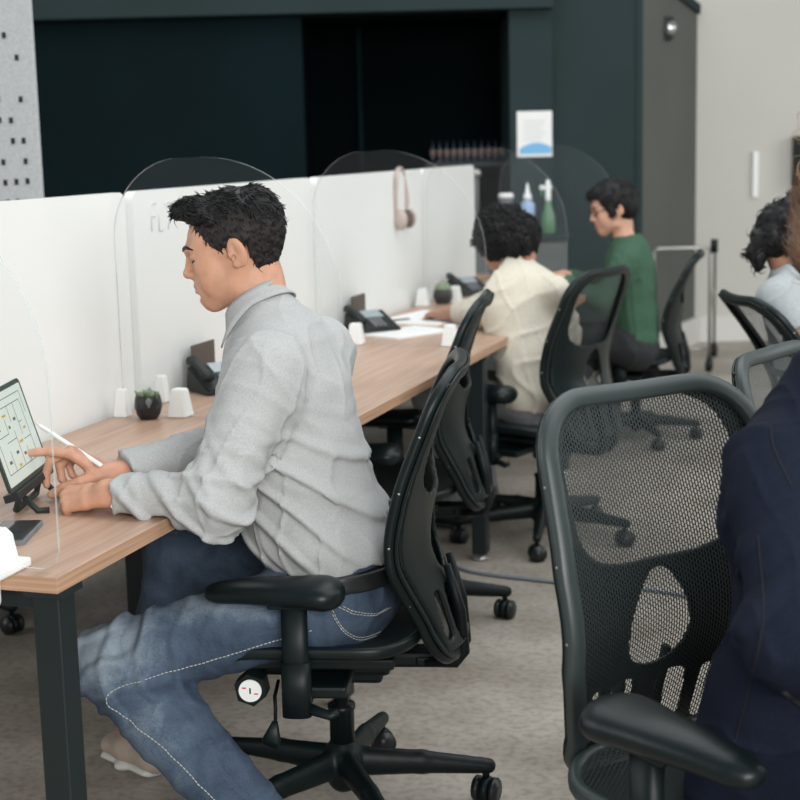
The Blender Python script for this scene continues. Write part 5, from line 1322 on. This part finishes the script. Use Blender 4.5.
# desk phones
def desk_phone(lab, x, y, rz):
    t = thing('desk_phone', lab, 'phone', (x, y, DZ), math.radians(rz), 'black desk phones'); t.scale = (.88,) * 3
    m = MB(); bm = bmesh.new(); vv = [bm.verts.new(p) for p in ((.085, -.095, 0), (.085, .095, 0), (-.075, .095, 0), (-.075, -.095, 0), (.085, -.095, .018), (.085, .095, .018), (-.06, .095, .085), (-.06, -.095, .085))]
    for f in ((0, 1, 2, 3), (4, 5, 6, 7), (0, 1, 5, 4), (1, 2, 6, 5), (2, 3, 7, 6), (3, 0, 4, 7)): bm.faces.new([vv[k] for k in f])
    bmesh.ops.bevel(bm, geom=list(bm.edges), offset=.006, segments=2, affect='EDGES'); m.bm(bm, 'black', None, False); m.build('phone_base', t)
    M_ = Matrix.Translation((.012, 0, .0525)) @ Matrix.Rotation(math.radians(24.8), 4, 'Y')
    m = MB(); m.box((-.068, -.03, 0), (-.012, .06, .006), 'lcd', M_, .001); m.build('display', t)
    m = MB()
    for i in range(4):
        for j in range(3): m.box((.0 + i * .016, -.025 + j * .022, 0), (.011 + i * .016, -.01 + j * .022, .006), 'greyfab', M_)
    m.build('keypad', t)
    m = MB(); m.tube([(.055, -.075, .050), (.03, -.076, .068), (-.03, -.076, .092), (-.065, -.075, .098)], [(.020, .016), (.013, .010), (.013, .010), (.020, .016)], 'black', 10, flat=(0, 1, 0)); m.build('handset', t)
    return t
desk_phone('black desk phone partly hidden by the shoulder of the man in grey', -1.79, 3.86, -38)
desk_phone('black desk phone near the divider board on the second desk beside papers', -1.80, 5.20, -38)
desk_phone('black desk phone on the last desk behind the dark cactus pot', -1.80, 6.56, -38)
for lab, x, y in (('small dark brown card standing against the board behind the first desk phone', -1.885, 3.94), ('small dark brown card standing against the board behind the phone by the papers', -1.885, 5.30)):
    m = MB(); m.box((-.003, -.075, 0), (.003, .075, .125), 'brown', None, .001); o = m.build('card_stand'); o.location = (x, y, DZ); tag(o, lab, 'card', 'dark cards behind the phones')
m = MB(); 
t = thing('small_plant', 'small green plant beside the clamp on the second desk', 'potted plant', (-1.80, 4.72, DZ))
m = MB(); m.lathe([(.018, 0), (.024, .03), (.022, .03)], 'pot', 14); m.build('pot', t)
m = MB()
for k in range(12): a = k * .53; m.tube([(0, 0, .028), (.012 * math.cos(a), .012 * math.sin(a), .045), (.024 * math.cos(a), .024 * math.sin(a), .048)], [.003, .004, .001], 'soil', 6)
m.build('plant_leaves', t)
# papers
for lab, x, y, z, w_, h_, rz in (('white paper pad spread on the third desk, front sheet of the two', -1.655, 5.17, 0, .21, .297, -28), ('white printed sheets on the third desk behind the front paper pad', -1.70, 5.62, 0, .30, .42, -12), ('white paper by the elbow of the person in the cream sweater', -1.46, 5.50, 0, .21, .29, 25)):
    m = MB(); m.box((-w_ / 2, -h_ / 2, 0), (w_ / 2, h_ / 2, .006), 'paper')
    for k in range(9): m.box((-w_ * .38, -h_ * .4 + k * h_ * .09, .006), (w_ * (.38 - .1 * (k % 3)), -h_ * .4 + k * h_ * .09 + .002, .0062), 'lcd')
    o = m.build('paper_sheets'); o.location = (x, y, DZ + z); o.rotation_euler = (0, 0, math.radians(rz)); tag(o, lab, 'paper')
m = MB(); m.tube([(0, -.07, .006), (0, .06, .006), (0, .072, .006)], [.0055, .0055, .001], 'black', 8); o = m.build('pen'); o.location = (-1.80, 5.49, DZ + .0005); o.rotation_euler = (0, 0, math.radians(-35)); tag(o, 'black pen lying next to the papers on the third desk', 'pen')
# headphones hooked on the divider board
t = thing('headphones', 'pinkish grey headphones hung over the top of the third divider board', 'headphones', (-1.93, 5.93, 1.290))
m = MB(); pts = [(.018 + .008 * math.cos(a) , -.075 * math.cos(a), -.02 + .055 * math.sin(a)) for a in [math.pi * k / 14 for k in range(15)]]
pts = [(.020, -.070, -.16)] + [(.022, -.078, -.09)] + pts[1:-1] + [(.022, .078, -.09), (.020, .070, -.16)]
pts = [(x if abs(y) > .0 else x, y, z) for x, y, z in pts]
m.tube(crom(pts, 4), (.010, .004), 'rose', 8, flat=(1, 0, 0)); m.build('headband', t)
for s_ in (-1, 1):
    m = MB(); bm = bmesh.new(); bmesh.ops.create_uvsphere(bm, u_segments=20, v_segments=12, radius=1, matrix=Matrix.Translation((.036, s_ * .060, -.175)) @ Matrix.Diagonal((.030, .022, .042, 1))); m.bm(bm, 'rose'); ec = m.build('ear_cup', t)
    m = MB(); bm = bmesh.new(); bmesh.ops.create_uvsphere(bm, u_segments=20, v_segments=10, radius=1, matrix=Matrix.Translation((.036, s_ * .042, -.175)) @ Matrix.Diagonal((.026, .014, .037, 1))); m.bm(bm, 'brown'); m.build('ear_cushion', ec)
# glass of pens / paper cup in the hand area of the green person
m = MB(); m.lathe([(.022, 0), (.028, .07), (.029, .072)], 'white', 18); o = m.build('paper_cup'); o.location = (-1.42, 6.63, DZ + .001); tag(o, 'small white cup on the last desk by the hand of the person in green', 'cup')
# metal cart frame on casters
t = thing('metal_cart', 'tubular metal cart frame on casters in front of the light wall', 'cart', F(1.67, 9.35, 0), FA)
x0, x1, y0, y1, zt = -.15, .19, -.25, .38, .76
m = MB(); m.tube([(x0, y0, .09), (x0, y0, zt - .02), (x0 + .02, y0, zt), (x1 - .02, y0, zt), (x1, y0, zt - .02), (x1, y0, .09)], .011, 'steel', 8)
m.tube([(x1 + .16, y1, .09), (x1 + .16, y1, zt - .02), (x1 + .15, y1 - .02, zt), (x1, y0, zt - .01)], .010, 'steel', 8); m.tube([(x1, y0, .38), (x1 + .16, y1, .44)], .009, 'steel', 8); m.tube([(x0, y0, .14), (x1, y0, .14)], .009, 'steel', 8); m.build('frame', t)
m = MB(); m.tube([(x1 + .02, y0 - .02, zt - .03), (x1 + .02, y0 - .02, zt + .05)], .022, 'black', 10); m.build('corner_joint', t)
for x, y in ((x0, y0), (x1, y0), (x1 + .16, y1)):
    m = MB(); m.tube([(x, y, .10), (x, y, .07)], .012, 'black', 8); bm = bmesh.new(); bmesh.ops.create_cone(bm, cap_ends=True, segments=24, radius1=.042, radius2=.042, depth=.026, matrix=Matrix.Translation((x, y, .042)) @ Matrix.Rotation(math.pi / 2, 4, 'Y') @ Matrix.Rotation(.5, 4, 'X')); m.bm(bm, 'black'); m.build('caster', t)
# floor cable
m = MB(); m.tube(crom([(-1.36, 4.72, .006), (-1.25, 4.66, .006), (-1.0, 4.62, .006), (-.6, 4.58, .006), (-.1, 4.30, .006), (.3, 4.2, .006)], 8), .006, 'cable', 8)
tag(m.build('floor_cable'), 'thin grey blue cable running across the concrete floor behind the chairs', 'cable')
